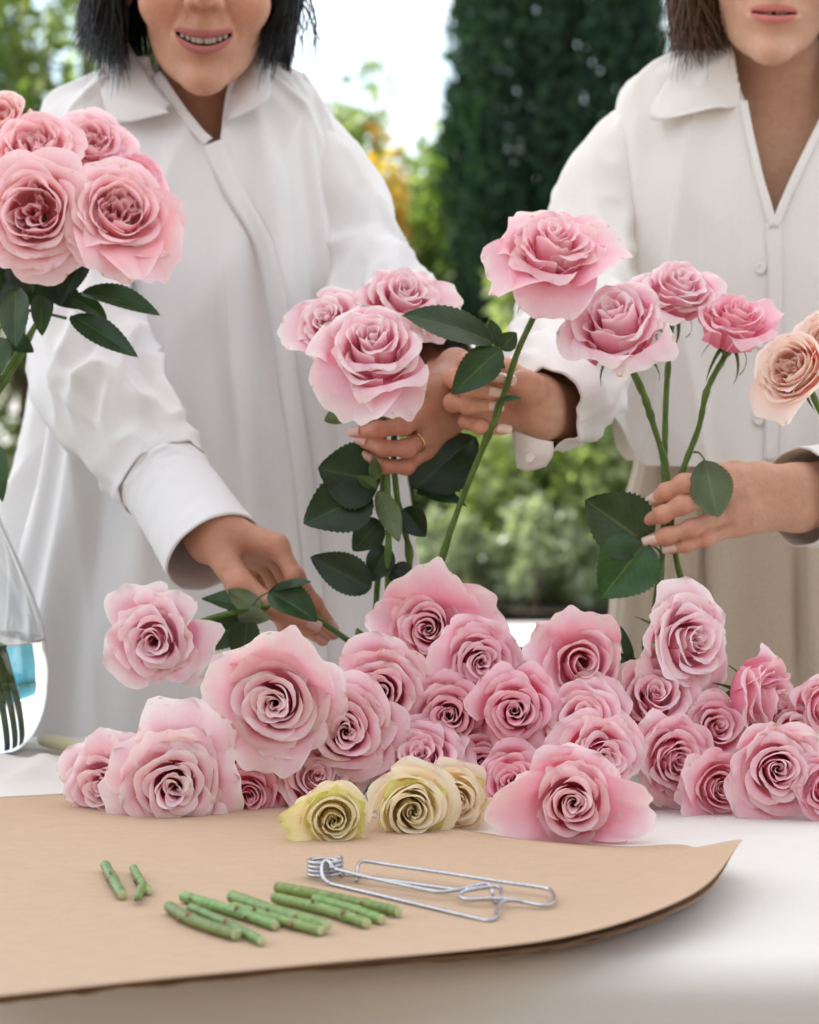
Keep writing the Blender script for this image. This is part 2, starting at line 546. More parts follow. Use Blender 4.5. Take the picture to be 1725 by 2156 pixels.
M_DECK = principled('dark_bounce_deck', (0.13, 0.10, 0.075), rough=0.85, spec=0.2, noise_scale=5, noise_amt=0.3, bump=0.4, bump_scale=30, stretch=(1, 9, 1))
sv, sf = sheet(-14, 14, -26, 4.6, 0.004, 20, 20)  # unseen dark deck, added so less light bounces up onto the cloth
struct('added_bounce_deck', make_mesh('added_bounce_deck', sv, sf), M_DECK)

# added, unseen: canvas awning over the table to shade and soften the light
M_CANVAS = principled('scrim_canvas', (0.80, 0.78, 0.74), rough=0.9, spec=0.1, translucent=0.55, transl_col=(0.76, 0.745, 0.73))
nx, ny = 41, 31
X, Yy = np.meshgrid(np.linspace(-3.4, 2.0, nx), np.linspace(1.60, 4.6, ny))
Z = 2.78 + 0.10 * np.cos((X + 0.7) / 2.7 * math.pi / 2) - 0.05 * np.abs(np.sin(X * 2.4))
v = np.stack([X, Yy, Z], -1).reshape(-1, 3)
aw = thing('added_scrim', 'added unseen canvas awning stretched on posts high above the flower table', 'scrim', (0, 2.9, 0))
def put(o, parent, at=None):
    """parent o keeping world coordinates of its mesh (parent has only a translation)"""
    o.parent = parent
    o.matrix_parent_inverse = Matrix.Translation(-Vector(parent.location))
    return o
put(obj('canvas', make_mesh('canvas', v, grid_faces(nx, ny)), M_CANVAS), aw)
M_POST = principled('scrim_post', (0.30, 0.22, 0.14), rough=0.6, noise_scale=6)
for px_, py_ in ((-3.35, 1.65), (1.95, 1.65), (-3.35, 4.55), (1.95, 4.55)):
    tv, tf = tube(np.array([[px_, py_, 0], [px_, py_, 1.4], [px_, py_, 2.80]]), 0.035, 12)
    put(obj('post', make_mesh('post', tv, tf), M_POST), aw)

# the house wall added behind the camera, unseen, to cut low front sky
M_PLASTER = principled('blocker_plaster', (0.40, 0.33, 0.26), rough=0.9, spec=0.15, noise_scale=4, noise_amt=0.12, bump=0.4, bump_scale=40)
M_PANE = principled('blocker_pane', (0.03, 0.035, 0.04), rough=0.08, spec=0.6)
hw = thing('blocker', 'added unseen house wall standing behind the photographer', 'light_blocker', (0, -3.2, 0))
bv_, bf_ = boxm((0, 0, 2.3), (13, 0.3, 4.6))
obj('wall', make_mesh('wall', bv_, bf_, smooth=False), M_PLASTER, hw)
for wx in (-4, -1.5, 1.5, 4):
    bv_, bf_ = boxm((wx, 0.16, 1.6), (1.1, 0.06, 1.3))
    obj('blocker_window', make_mesh('blocker_window', bv_, bf_, smooth=False), M_PANE, hw)

# ---- foliage
def leaf_material(name, c1, c2, transl=0.45, tcol=None, rough=0.35, spec=0.5):
    m, N, L = new_mat(name)
    out = N.new('ShaderNodeOutputMaterial')
    a = N.new('ShaderNodeAttribute'); a.attribute_name = 'rnd'
    cr = N.new('ShaderNodeValToRGB')
    cr.color_ramp.elements[0].color = (*c1, 1); cr.color_ramp.elements[1].color = (*c2, 1)
    L.new(a.outputs['Fac'], cr.inputs[0])
    b = N.new('ShaderNodeBsdfPrincipled'); b.inputs['Roughness'].default_value = rough
    b.inputs['Specular IOR Level'].default_value = spec
    L.new(cr.outputs[0], b.inputs['Base Color'])
    t = N.new('ShaderNodeBsdfTranslucent')
    mx = N.new('ShaderNodeMix'); mx.data_type = 'RGBA'; mx.blend_type = 'MULTIPLY'; mx.inputs['Factor'].default_value = 1
    L.new(cr.outputs[0], mx.inputs['A']); mx.inputs['B'].default_value = (*(tcol or (1.5, 1.7, 0.85)), 1)
    L.new(mx.outputs['Result'], t.inputs[0])
    ms = N.new('ShaderNodeMixShader'); ms.inputs[0].default_value = transl
    L.new(b.outputs[0], ms.inputs[1]); L.new(t.outputs[0], ms.inputs[2]); L.new(ms.outputs[0], out.inputs[0])
    return m
M_LEAF_Y = leaf_material('leaf_yellow_green', (0.11, 0.15, 0.05), (0.42, 0.45, 0.20), transl=0.5, rough=0.25)
M_LEAF_G = leaf_material('leaf_mid_green', (0.07, 0.11, 0.03), (0.22, 0.28, 0.08), transl=0.55, rough=0.25)
M_LEAF_D = leaf_material('leaf_dark_cypress', (0.016, 0.036, 0.022), (0.042, 0.078, 0.042), transl=0.2, rough=0.7, spec=0.1)
M_LEAF_O = leaf_material('leaf_orange', (0.42, 0.20, 0.03), (0.55, 0.48, 0.10), tcol=(1.4, 1.25, 0.7))
M_LEAF_S = leaf_material('leaf_silver', (0.22, 0.27, 0.15), (0.52, 0.55, 0.38), tcol=(1.1, 1.2, 0.7), transl=0.5, rough=0.25)
M_BARK = principled('bark', (0.12, 0.085, 0.06), rough=0.9, spec=0.15, noise_scale=14, noise_amt=0.3, bump=0.7, bump_scale=30)

def leaf_cloud(pts, size, rg, aspect=0.55, upright=0.0):
    """one bent 4-sided leaf per point"""
    n = len(pts)
    d = norm(rg.normal(size=(n, 3)) + np.array([0, 0, upright]))
    s = norm(np.cross(d, rg.normal(size=(n, 3))))
    nn = np.cross(d, s)
    L = size * rg.uniform(0.6, 1.4, n)[:, None]
    a = pts
    b = pts + d * L * 0.5 + s * L * aspect * 0.5 + nn * L * 0.08
    c = pts + d * L
    e = pts + d * L * 0.5 - s * L * aspect * 0.5 + nn * L * 0.08
    v = np.stack([a, b, c, e], 1).reshape(-1, 3)
    f = np.arange(4 * n).reshape(n, 4)
    rnd = np.repeat(np.clip(rg.beta(1.6, 1.8, n) + 0.2 * perlin(pts * 1.5), 0, 1), 4)
    return v, f, rnd

def clump_points(centers, radii, n, rg):
    k = rg.integers(0, len(centers), n)
    d = norm(rg.normal(size=(n, 3)))
    r = rg.uniform(0, 1, n) ** 0.45
    return centers[k] + d * r[:, None] * radii[k]

def broadleaf(name, label, cat, base, h, w, dep, n, size, mat, rg, trunk_h=0.35, group=None, low=0.02, nclump=26, trunk_r=0.05, mat2=None):
    t = thing(name, label, cat, base, group)
    c = []
    while len(c) < nclump:
        q = rg.uniform(-1, 1, 3)
        if np.linalg.norm(q) < 1:
            c.append(q)
    c = np.array(c)
    zc = (h + low) / 2; hz = (h - low) / 2
    cen = c * np.array([w / 2, dep / 2, hz]) * 0.86 + np.array([0, 0, zc])
    rad = rg.uniform(0.16, 0.30, (nclump, 1)) * np.array([w, dep, h]) * 0.62
    pts = clump_points(cen, rad, n, rg)
    pts = pts[pts[:, 2] > 0.02]
    v, f, rnd = leaf_cloud(pts, size, rg)
    obj('crown', make_mesh('crown', v, f, smooth=False, attrs={'rnd': rnd}), mat, t)
    parts = []
    top = h * 0.75
    for b in range(5):
        e = cen[rg.integers(0, nclump)]
        s0 = np.array([rg.normal(0, 0.02), rg.normal(0, 0.02), 0])
        path = spline([s0, s0 + np.array([0, 0, trunk_h]), (s0 + e) / 2 + np.array([0, 0, 0.12 * h]), e], 10)
        parts.append(tube(path, np.linspace(trunk_r, trunk_r * 0.25, 10), 7))
    tv, tf = merge(parts)
    obj('trunk', make_mesh('trunk', tv, tf), M_BARK, t)
    return t

rg = np.random.default_rng(21)
# tall dark cypress
cyp_Y = 15.5
cb = P(1172, 800, cyp_Y)
cyp = thing('cypress_tree', 'tall dense dark green columnar cypress behind the two people', 'tree', (cb[0], cyp_Y, 0))
n = 60000
hh = 8.5
zz = rg.uniform(0.25, hh, n)
th = rg.uniform(0, 2 * np.pi, n)
prof = 0.68 * np.clip(np.minimum(zz / 0.9, 1) ** 0.5 * np.clip((hh - zz) / 4.0, 0, 1) ** 0.45, 0, None)
lump = 1 + 0.16 * fbm(np.stack([np.cos(th) * 2.2, np.sin(th) * 2.2, zz * 0.9], 1))
rr = prof * lump * rg.uniform(0.55, 1.0, n) ** 0.5
pts = np.stack([rr * np.cos(th), rr * np.sin(th), zz], 1)
v, f, rnd = leaf_cloud(pts, 0.11, rg, aspect=0.35, upright=1.6)
obj('crown', make_mesh('crown', v, f, smooth=False, attrs={'rnd': rnd}), M_LEAF_D, cyp)
core = 0.55
tv, tf = tube(np.array([[0, 0, 0], [0, 0, 2.5], [0, 0, 5.5], [0.02, 0, hh - 0.8]]), [0.16, 0.13, 0.08, 0.02], 10)
obj('trunk', make_mesh('trunk', tv, tf), M_BARK, cyp)

def at_px(x, Y):
    return (float(P(x, 800, Y)[0]), Y, 0.0)
G1 = 'shrubs of the hedge behind the table'
broadleaf('shrub', 'bright yellow green shrub between the two people, in front of the cypress', 'shrub', at_px(1090, 12.6), 1.85, 1.35, 1.2, 3000, 0.10, M_LEAF_Y, rg)
broadleaf('shrub', 'yellow green shrub just left of the trousers, beside the hanging leaf', 'shrub', at_px(1330, 12.9), 1.55, 1.3, 1.2, 2600, 0.10, M_LEAF_Y, rg)
broadleaf('shrub', 'mid green shrub behind the held pink bunch, left of the bright shrub', 'shrub', at_px(830, 13.4), 1.75, 1.5, 1.2, 3200, 0.10, M_LEAF_G, rg)
for k, x in enumerate((900, 1010, 1120, 1230, 1340)):
    lab = ['leftmost', 'second from left', 'middle', 'fourth from left', 'rightmost'][k]
    broadleaf('silver_leaved_shrub', f'low silvery grey shrub at the paving edge, {lab} of the five', 'shrub', at_px(x, 12.0 + 0.12 * (k % 2)), 0.55 + 0.06 * (k % 3), 0.36, 0.4, 1500, 0.05, M_LEAF_S, rg,
              trunk_h=0.1, trunk_r=0.012, group='low silvery shrubs along the paving', nclump=14)
broadleaf('croton_shrub', 'orange and yellow leaved shrub behind the left person\'s shoulder', 'shrub', at_px(810, 15.2), 2.62, 0.60, 0.7, 620, 0.10, M_LEAF_O, rg, trunk_h=0.6, low=1.75)
broadleaf('garden_tree', 'green tree with yellow green leaves right of the left person', 'tree', at_px(790, 17.5), 3.25, 1.3, 1.2, 3600, 0.10, M_LEAF_Y, rg, trunk_h=0.9, low=1.5, nclump=22)
broadleaf('garden_tree', 'small dark green tree close against the left flank of the cypress', 'tree', at_px(905, 16.6), 2.95, 0.75, 0.9, 3200, 0.09, M_LEAF_G, rg, trunk_h=0.7, low=0.5)
broadleaf('garden_tree', 'pale grey green far tree under the bright sky gap', 'tree', at_px(690, 26.0), 4.15, 2.6, 2.0, 3000, 0.16, M_LEAF_G, rg, trunk_h=1.4, low=0.6)
broadleaf('garden_tree', 'large light green tree behind the black hair at upper left', 'tree', at_px(60, 15.0), 5.2, 2.6, 2.0, 9500, 0.12, M_LEAF_Y, rg, trunk_h=1.6, low=0.5, nclump=40)
broadleaf('garden_tree', 'mid green tree far left, mostly hidden by the white shirt', 'tree', at_px(-350, 14.0), 4.6, 2.4, 2.0, 7000, 0.12, M_LEAF_G, rg, trunk_h=1.4, low=0.3, nclump=36)
broadleaf('hedge_bush', 'dark green bush hidden behind the left white dress', 'shrub', at_px(420, 13.2), 2.0, 2.2, 1.4, 6000, 0.10, M_LEAF_G, rg)
broadleaf('hedge_bush', 'dark green bush behind the right person', 'shrub', at_px(1700, 13.6), 1.9, 2.2, 1.4, 6000, 0.10, M_LEAF_G, rg)
# ------------------------------------------------------------------ table and cloth
M_CLOTH = principled('linen_tablecloth', (0.72, 0.68, 0.62), rough=0.9, spec=0.15, bump=0.35, bump_scale=900, noise_scale=5, noise_amt=0.03, sheen=0.15, stretch=(1, 1, 1))
M_WOOD = principled('table_wood', (0.22, 0.14, 0.08), rough=0.6, noise_scale=9, noise_amt=0.25, bump=0.2, bump_scale=30)
TROT = 0.035                         # table turned a touch against the picture plane
TY0, TY1, TX = 1.665, 2.72, 1.15
def trot(v):
    v = np.array(v, float)
    c, s = math.cos(-TROT), math.sin(-TROT)
    x, y = v[:, 0], v[:, 1] - 1.68
    v[:, 0], v[:, 1] = c * x - s * y, s * x + c * y + 1.68
    return v
tb = thing('table', 'long wooden table hidden under the white tablecloth', 'table', (0, 2.2, 0))
bv, bf = boxm((0, (TY0 + TY1) / 2, TABLE_Z - 0.022), (2 * TX - 0.02, TY1 - TY0 - 0.02, 0.036))
put(obj('tabletop', make_mesh('tabletop', trot(bv), bf, smooth=False), M_WOOD), tb)
for lx in (-1.06, 1.06):
    for ly in (1.76, 2.62):
        bv, bf = boxm((lx, ly, 0.355), (0.06, 0.06, 0.708))
        put(obj('leg', make_mesh('leg', trot(bv), bf, smooth=False), M_WOOD), tb)
# cloth: arc-length rows go up the front drop, over the rounded edge, across the top and down the back
drop = 0.48
prof = []
for z in np.linspace(TABLE_Z - drop, TABLE_Z - 0.03, 26):
    prof.append((TY0 - 0.014 + 0.012 * (TABLE_Z - z) , z, (TABLE_Z - 0.03 - z) / drop))
for a in np.linspace(0.15, 1.0, 8):
    an = a * math.pi / 2
    prof.append((TY0 + 0.016 - 0.03 * math.cos(an), TABLE_Z - 0.03 + 0.03 * math.sin(an), 0.0))
for y in np.linspace(TY0 + 0.03, TY1 - 0.03, 110):
    prof.append((y, TABLE_Z, -1.0))
for a in np.linspace(0.15, 1.0, 6):
    an = a * math.pi / 2
    prof.append((TY1 - 0.016 + 0.03 * math.sin(an), TABLE_Z - 0.03 + 0.03 * math.cos(an), 0.0))
for z in np.linspace(TABLE_Z - 0.04, TABLE_Z - drop, 20):
    prof.append((TY1 + 0.014, z, (TABLE_Z - 0.03 - z) / drop))
prof = np.array(prof)
xs = np.linspace(-TX - 0.01, TX + 0.01, 231)
Xg, Jg = np.meshgrid(xs, np.arange(len(prof)))
Yg = prof[Jg, 0].astype(float); Zg = prof[Jg, 1].astype(float); Hg = prof[Jg, 2]
hang = np.clip(Hg, 0, 1)
sgn = np.where(Jg < len(prof) // 2, -1, 1)
fold = 0.014 * np.sin(Xg * 9 + 1.4 * np.sin(Xg * 4)) + 0.012 * np.sin(Xg * 17 + 2)
Yg = Yg + sgn * (hang ** 0.8) * (fold + 0.012)
top = Hg < -0.5
q = np.stack([Xg.ravel() * 3.0, Yg.ravel() * 5, np.zeros(Xg.size)], 1)
wr = (0.0022 * fbm(q, 3)).reshape(Xg.shape)
# a few pinched creases on the table top (left of the vase foot, right corner)
def crease(x0, y0, x1, y1, w, h):
    d = np.array([x1 - x0, y1 - y0]); L = np.linalg.norm(d); d /= L
    t = (Xg - x0) * d[0] + (Yg - y0) * d[1]
    s_ = -(Xg - x0) * d[1] + (Yg - y0) * d[0]
    return h * np.exp(-(s_ / w) ** 2) * np.clip(np.minimum(t / 0.05, (L - t) / 0.08), 0, 1)
cr = crease(-0.50, 2.50, -0.30, 2.40, 0.016, 0.012) + crease(-0.44, 2.38, -0.36, 2.56, 0.014, 0.008) + crease(0.25, 2.12, 0.75, 2.05, 0.012, 0.003) + crease(0.30, 2.07, 0.75, 1.98, 0.010, 0.003) + crease(-0.6, 2.46, -0.2, 2.57, 0.02, 0.006)
Zg = Zg + np.where(top, np.abs(wr) + cr + 0.002, 0.002)
v = trot(np.stack([Xg, Yg, Zg], -1).reshape(-1, 3))
tc = obj('tablecloth', make_mesh('tablecloth', v, grid_faces(len(xs), len(prof))), M_CLOTH)
tag(tc, 'off white linen tablecloth covering the table and hanging down in front', 'tablecloth')
# ------------------------------------------------------------------ signed-distance modelling for skin
def surface_nets(G, org, h):
    nx, ny, nz = G.shape
    ins = G < 0
    c = [ins[i:nx - 1 + i, j:ny - 1 + j, k:nz - 1 + k] for i in (0, 1) for j in (0, 1) for k in (0, 1)]
    cnt = sum(a.astype(np.int8) for a in c)
    mixed = (cnt > 0) & (cnt < 8)
    I, J, K = np.nonzero(mixed)
    idx = np.full(mixed.shape, -1, dtype=np.int64)
    idx[I, J, K] = np.arange(len(I))
    acc = np.zeros((len(I), 3)); num = np.zeros(len(I))
    corners = [(i, j, k) for i in (0, 1) for j in (0, 1) for k in (0, 1)]
    for a in range(8):
        for ax in range(3):
            if corners[a][ax] == 0:
                b = list(corners[a]); b[ax] = 1
                ga = G[I + corners[a][0], J + corners[a][1], K + corners[a][2]]
                gb = G[I + b[0], J + b[1], K + b[2]]
                m = (ga < 0) != (gb < 0)
                t = np.where(m, ga / np.where(np.abs(ga - gb) < 1e-12, 1, ga - gb), 0)
                p = np.tile(np.array(corners[a], float), (len(I), 1)); p[:, ax] += t
                acc += p * m[:, None]; num += m
    v = np.stack([I, J, K], 1) + acc / np.maximum(num, 1)[:, None]
    v = v * h + org
    F = []
    for ax in range(3):
        sl0 = [slice(1, s - 1) for s in G.shape]; sl0[ax] = slice(0, G.shape[ax] - 1)
        sl1 = list(sl0); sl1[ax] = slice(1, G.shape[ax])
        a = ins[tuple(sl0)]; b = ins[tuple(sl1)]
        E = np.argwhere(a != b)
        if len(E) == 0:
            continue
        off = np.array([1, 1, 1]); off[ax] = 0
        E = E + off
        flip = ins[E[:, 0], E[:, 1], E[:, 2]]
        u, w = [(1, 2), (2, 0), (0, 1)][ax]
        du = np.zeros(3, int); du[u] = 1
        dw = np.zeros(3, int); dw[w] = 1
        q = [E - du - dw, E - dw, E, E - du]
        q = np.stack([idx[x[:, 0], x[:, 1], x[:, 2]] for x in q], 1)
        q[~flip] = q[~flip][:, ::-1]
        F.append(q)
    F = np.vstack(F)
    F = F[(F >= 0).all(1)]
    return v, F

def smin(a, b, k):
    h = np.clip(0.5 + 0.5 * (b - a) / k, 0, 1)
    return b * (1 - h) + a * h - k * h * (1 - h)

def sd_cone(p, a, b, ra, rb):
    a = np.asarray(a, np.float32); b = np.asarray(b, np.float32)
    ab = b - a
    d = p - a
    t = np.clip((d @ ab) * np.float32(1 / max(float(ab @ ab), 1e-9)), 0, 1)
    d -= t[:, None] * ab
    return np.sqrt(np.einsum('ij,ij->i', d, d)) - (np.float32(ra) + np.float32(rb - ra) * t)

def sd_ell(p, c, r):
    c = np.asarray(c, np.float32); r = np.asarray(r, np.float32)
    q = (p - c) / r
    k0 = np.sqrt(np.einsum('ij,ij->i', q, q))
    q = q / r
    k1 = np.sqrt(np.einsum('ij,ij->i', q, q))
    return k0 * (k0 - 1) / np.maximum(k1, 1e-6)

def sdf_mesh(fn, lo, hi, h, B=6):
    """evaluate fn only in blocks near the surface"""
    lo = np.asarray(lo, float); hi = np.asarray(hi, float)
    nb = np.ceil(((hi - lo) / h + 2) / B).astype(int)
    bc = np.stack(np.meshgrid(*[np.arange(k) for k in nb], indexing='ij'), -1).reshape(-1, 3)
    cen = ((bc * B + (B - 1) / 2) * h + lo).astype(np.float32)
    g = fn(cen)
    lim = 0.5 * B * h * 1.733 * 1.15 + 0.004
    act = np.abs(g) < lim
    G6 = np.empty((nb[0], nb[1], nb[2], B, B, B), np.float32)
    G6[...] = np.where(g > 0, 0.01, -0.01).reshape(nb)[..., None, None, None]
    loc = np.stack(np.meshgrid(np.arange(B), np.arange(B), np.arange(B), indexing='ij'), -1).reshape(-1, 3)
    ab = bc[act]
    for k in range(0, len(ab), 400):
        q = ab[k:k + 400]
        pts = ((q[:, None, :] * B + loc[None]) * h + lo).reshape(-1, 3).astype(np.float32)
        G6[q[:, 0], q[:, 1], q[:, 2]] = fn(pts).reshape(-1, B, B, B)
    G = G6.transpose(0, 3, 1, 4, 2, 5).reshape(nb * B)
    return surface_nets(G, lo, h)

SKIN_A = np.array([0.49, 0.25, 0.155])      # left person
SKIN_B = np.array([0.60, 0.345, 0.225])       # right person

def hand_mesh(fingers, wrist, arm_end, skin, rw=(0.023, 0.020), palm_k=0.016, thumb=None, h=0.0016, seed=0, mc_from=None):
    """fingers: list of dict(pts=[MCP,PIP,DIP,TIP], r=[..4]); wrist: list of 2 world points across the wrist; arm_end: forearm far point"""
    allp = np.array([q for f in fingers for q in f['pts']] + list(wrist) + (thumb['pts'] if thumb else []))
    lo = allp.min(0) - 0.03; hi = allp.max(0) + 0.03
    wc = (np.asarray(wrist[0]) + np.asarray(wrist[1])) / 2
    far = wc + norm(np.asarray(arm_end) - wc) * 0.06
    lo = np.minimum(lo, far - 0.04); hi = np.maximum(hi, far + 0.04)
    w0, w1 = np.asarray(wrist[0]), np.asarray(wrist[1])
    def fn(p):
        # forearm: two bones side by side
        d = smin(sd_cone(p, w0, w0 + (far - wc), rw[0] * 0.80, rw[1]), sd_cone(p, w1, w1 + (far - wc), rw[0] * 0.80, rw[1]), 0.02)
        palm = None
        nf = len(fingers)
        for i, f in enumerate(fingers):
            t = i / max(nf - 1, 1)
            s = w0 * (1 - t) + w1 * t
            m = sd_cone(p, s, f['pts'][0], 0.0150, 0.0118 * f.get('k', 1))
            palm = m if palm is None else smin(palm, m, palm_k)
        for i in range(nf - 1):      # web between neighbouring knuckles
            a = (np.asarray(fingers[i]['pts'][0]) * 0.8 + wc * 0.2); b = (np.asarray(fingers[i + 1]['pts'][0]) * 0.8 + wc * 0.2)
            palm = smin(palm, sd_cone(p, a, b, 0.0095, 0.0095), palm_k * 0.7)
        if thumb:
            tp = thumb['pts']
            palm = smin(palm, sd_cone(p, tp[0], tp[1], 0.016, 0.0135), 0.016)
        d = smin(d, palm, 0.02)
        out = d
        chains = fingers + ([dict(pts=thumb['pts'][1:], r=thumb['r'][1:], thumb=True)] if thumb else [])
        for f in chains:
            c = None
            for a in range(len(f['pts']) - 1):
                m = sd_cone(p, f['pts'][a], f['pts'][a + 1], f['r'][a], f['r'][a + 1])
                c = m if c is None else smin(c, m, 0.005)
            for a in range(1, len(f['pts']) - 1):       # knuckle
                c = smin(c, np.linalg.norm(p - np.asarray(f['pts'][a], np.float32), axis=-1) - f['r'][a] * 1.04, 0.004)
            out = np.minimum(out, smin(d, c, 0.010)) if out is not d else smin(d, c, 0.010)
        return out
    v, f = sdf_mesh(fn, lo, hi, h)
    # skin tone: redder at knuckles and finger tips, faint mottling and veins
    red = np.zeros(len(v))
    for fg in fingers + ([thumb] if thumb else []):
        for j, q in enumerate(fg['pts']):
            red = np.maximum(red, np.exp(-(np.linalg.norm(v - np.asarray(q), axis=1) / 0.013) ** 2) * (0.8 if j else 0.5))
    mot = 0.5 * fbm(v * 55 + seed, 3)
    col = skin[None] * (1 + 0.10 * mot[:, None]) * (1 + red[:, None] * np.array([0.12, -0.20, -0.22]))
    # raised tendons towards the knuckles and fine skin relief
    return v, f, col

def nail_mesh(tip, back, up, r, length=0.011, width=0.8):
    """curved nail plate on the last finger segment; up = outward direction of the nail"""
    tip = np.asarray(tip); back = np.asarray(back)
    d = norm(tip - back)
    n = norm(np.asarray(up) - d * np.dot(up, d))
    s = np.cross(d, n)
    nu, nv = 9, 8
    u = np.linspace(-1, 1, nu); w = np.linspace(-0.62, 0.62, nv)
    U, W = np.meshgrid(u, w)
    lim = 1 - 0.18 * np.clip(-(W + 0.25) / 0.37, 0, 1) ** 2 - 0.22 * np.clip((W - 0.3) / 0.32, 0, 1) ** 2
    a = U * lim * 0.95
    R = r * 1.20
    c = tip + d * (r * 0.22)
    pts = c + (W * length)[..., None] * d + (np.sin(a) * R * width)[..., None] * s + (np.cos(a) * R - 0.10 * r * np.clip(W, 0, 1) ** 2 * 1.5)[..., None] * n
    top = pts.reshape(-1, 3)
    bot = (pts - 0.0012 * n).reshape(-1, 3)
    f = grid_faces(nu, nv)
    V = np.vstack([top, bot])
    rim = []
    ring = [i for i in range(nu)] + [j * nu + nu - 1 for j in range(1, nv)] + [(nv - 1) * nu + i for i in range(nu - 2, -1, -1)] + [j * nu for j in range(nv - 2, 0, -1)]
    k = nu * nv
    for a_, b_ in zip(ring, ring[1:] + ring[:1]):
        rim.append((b_, a_, a_ + k, b_ + k))
    return V, [tuple(q) for q in f] + [tuple(q[::-1] + k) for q in f] + rim

def skin_mat(name, rough=0.48):
    m = principled(name, (0.5, 0.3, 0.2), rough=rough, spec=0.4, attr='skin', bump=0.45, bump_scale=260, noise_scale=120, noise_amt=0.05, sss=0.12, sss_r=(0.006, 0.0025, 0.0012))
    return m
M_SKIN = skin_mat('skin')
M_NAIL_N = principled('natural_nail', (0.55, 0.33, 0.26), rough=0.25, spec=0.5, coat=0.2)
M_NAIL_B = principled('beige_nail_polish', (0.72, 0.52, 0.42), rough=0.12, spec=0.6, coat=0.6)
M_TEETH = principled('teeth', (0.62, 0.58, 0.50), rough=0.25, spec=0.5)  # base colour darkened to stand for the shade inside the mouth
M_MOUTH = principled('mouth_inside', (0.12, 0.03, 0.03), rough=0.6)
M_EYE = principled('eyeball', (0.8, 0.78, 0.75), rough=0.1)
M_SHIRT = principled('white_cotton', (0.78, 0.775, 0.775), rough=0.85, spec=0.2, bump=0.10, bump_scale=1400, noise_scale=700, noise_amt=0.03, sheen=0.1, translucent=0.08)
M_BLOUSE = principled('ivory_linen', (0.80, 0.775, 0.735), rough=0.88, spec=0.2, bump=0.16, bump_scale=1100, noise_scale=600, noise_amt=0.04, sheen=0.1, translucent=0.06)
M_TROUSER = principled('beige_wool', (0.50, 0.415, 0.315), rough=0.9, spec=0.15, bump=0.2, bump_scale=900, noise_scale=300, noise_amt=0.06, sheen=0.2)
M_BUTTON = principled('shell_button', (0.74, 0.72, 0.68), rough=0.3, spec=0.5)
M_GOLD = principled('gold', (0.75, 0.50, 0.18), rough=0.22, metallic=1.0)
M_SHOE = principled('leather_shoe', (0.25, 0.16, 0.10), rough=0.45)
M_HAIR_K = principled('black_hair', (0.008, 0.007, 0.008), rough=0.35, spec=0.35)
M_HAIR_B = principled('brown_hair', (0.085, 0.042, 0.020), rough=0.5, spec=0.25, noise_scale=90, noise_amt=0.35)

# ------------------------------------------------------------------ cloth pieces
def ctrl_surface(ctrl, nu, nv):
    """ctrl: rows x cols x 3 -> smooth (nv, nu, 3)"""
    c = np.asarray(ctrl, float)
    rows = np.stack([spline(r, nu) for r in c])
    return np.stack([spline(rows[:, i], nv) for i in range(nu)], 1)

def thick_sheet(S, th, side=1):
    """give a (nv,nu,3) sheet a real thickness"""
    nv, nu = S.shape[:2]
    du = np.gradient(S, axis=1); dv = np.gradient(S, axis=0)
    n = norm(np.cross(du, dv)) * side
    V = np.vstack([S.reshape(-1, 3), (S - n * th).reshape(-1, 3)])
    f = grid_faces(nu, nv); k = nu * nv
    F = [tuple(q) for q in f] + [tuple(q[::-1] + k) for q in f]
    ring = [i for i in range(nu)] + [j * nu + nu - 1 for j in range(1, nv)] + [(nv - 1) * nu + i for i in range(nu - 2, -1, -1)] + [j * nu for j in range(nv - 2, 0, -1)]
    for a_, b_ in zip(ring, ring[1:] + ring[:1]):
        F.append((b_, a_, a_ + k, b_ + k))
    return V, F

def px_patch(rows, nu=16, nv=10, th=0.0012, side=1):
    """rows of (x, y, Y) control points in the photo"""
    c = np.array([[P(*q) for q in r] for r in rows])
    return thick_sheet(ctrl_surface(c, nu, nv), th, side)

def loft(rows, nt, nz, power=2.4):
    """rows: (y_px, xl, xr, Yc, depth_half_front, depth_half_back); returns grid (nz, nt, 3); angle 0 = image right, pi/2 = back"""
    R = np.array(rows, float)
    t = np.linspace(0, len(R) - 1, nz)
    S = spline(R, nz)
    a = np.linspace(0, 2 * np.pi, nt, endpoint=False)
    out = np.zeros((nz, nt, 3))
    for j in range(nz):
        y, xl, xr, Yc, df, db = S[j]
        c = P((xl + xr) / 2, y, Yc)
        hw = (xr - xl) / 2 * Yc / FPX
        ca, sa = np.cos(a), np.sin(a)
        cx = np.sign(ca) * np.abs(ca) ** (2 / power); sy = np.sign(sa) * np.abs(sa) ** (2 / power)
        out[j, :, 0] = c[0] + hw * cx
        out[j, :, 1] = c[1] + np.where(sy > 0, db, df) * sy
        out[j, :, 2] = c[2]
    return out, a

def grid_normals(S):
    du = np.roll(S, -1, 1) - np.roll(S, 1, 1)
    dv = np.gradient(S, axis=0)
    return norm(np.cross(du, dv))

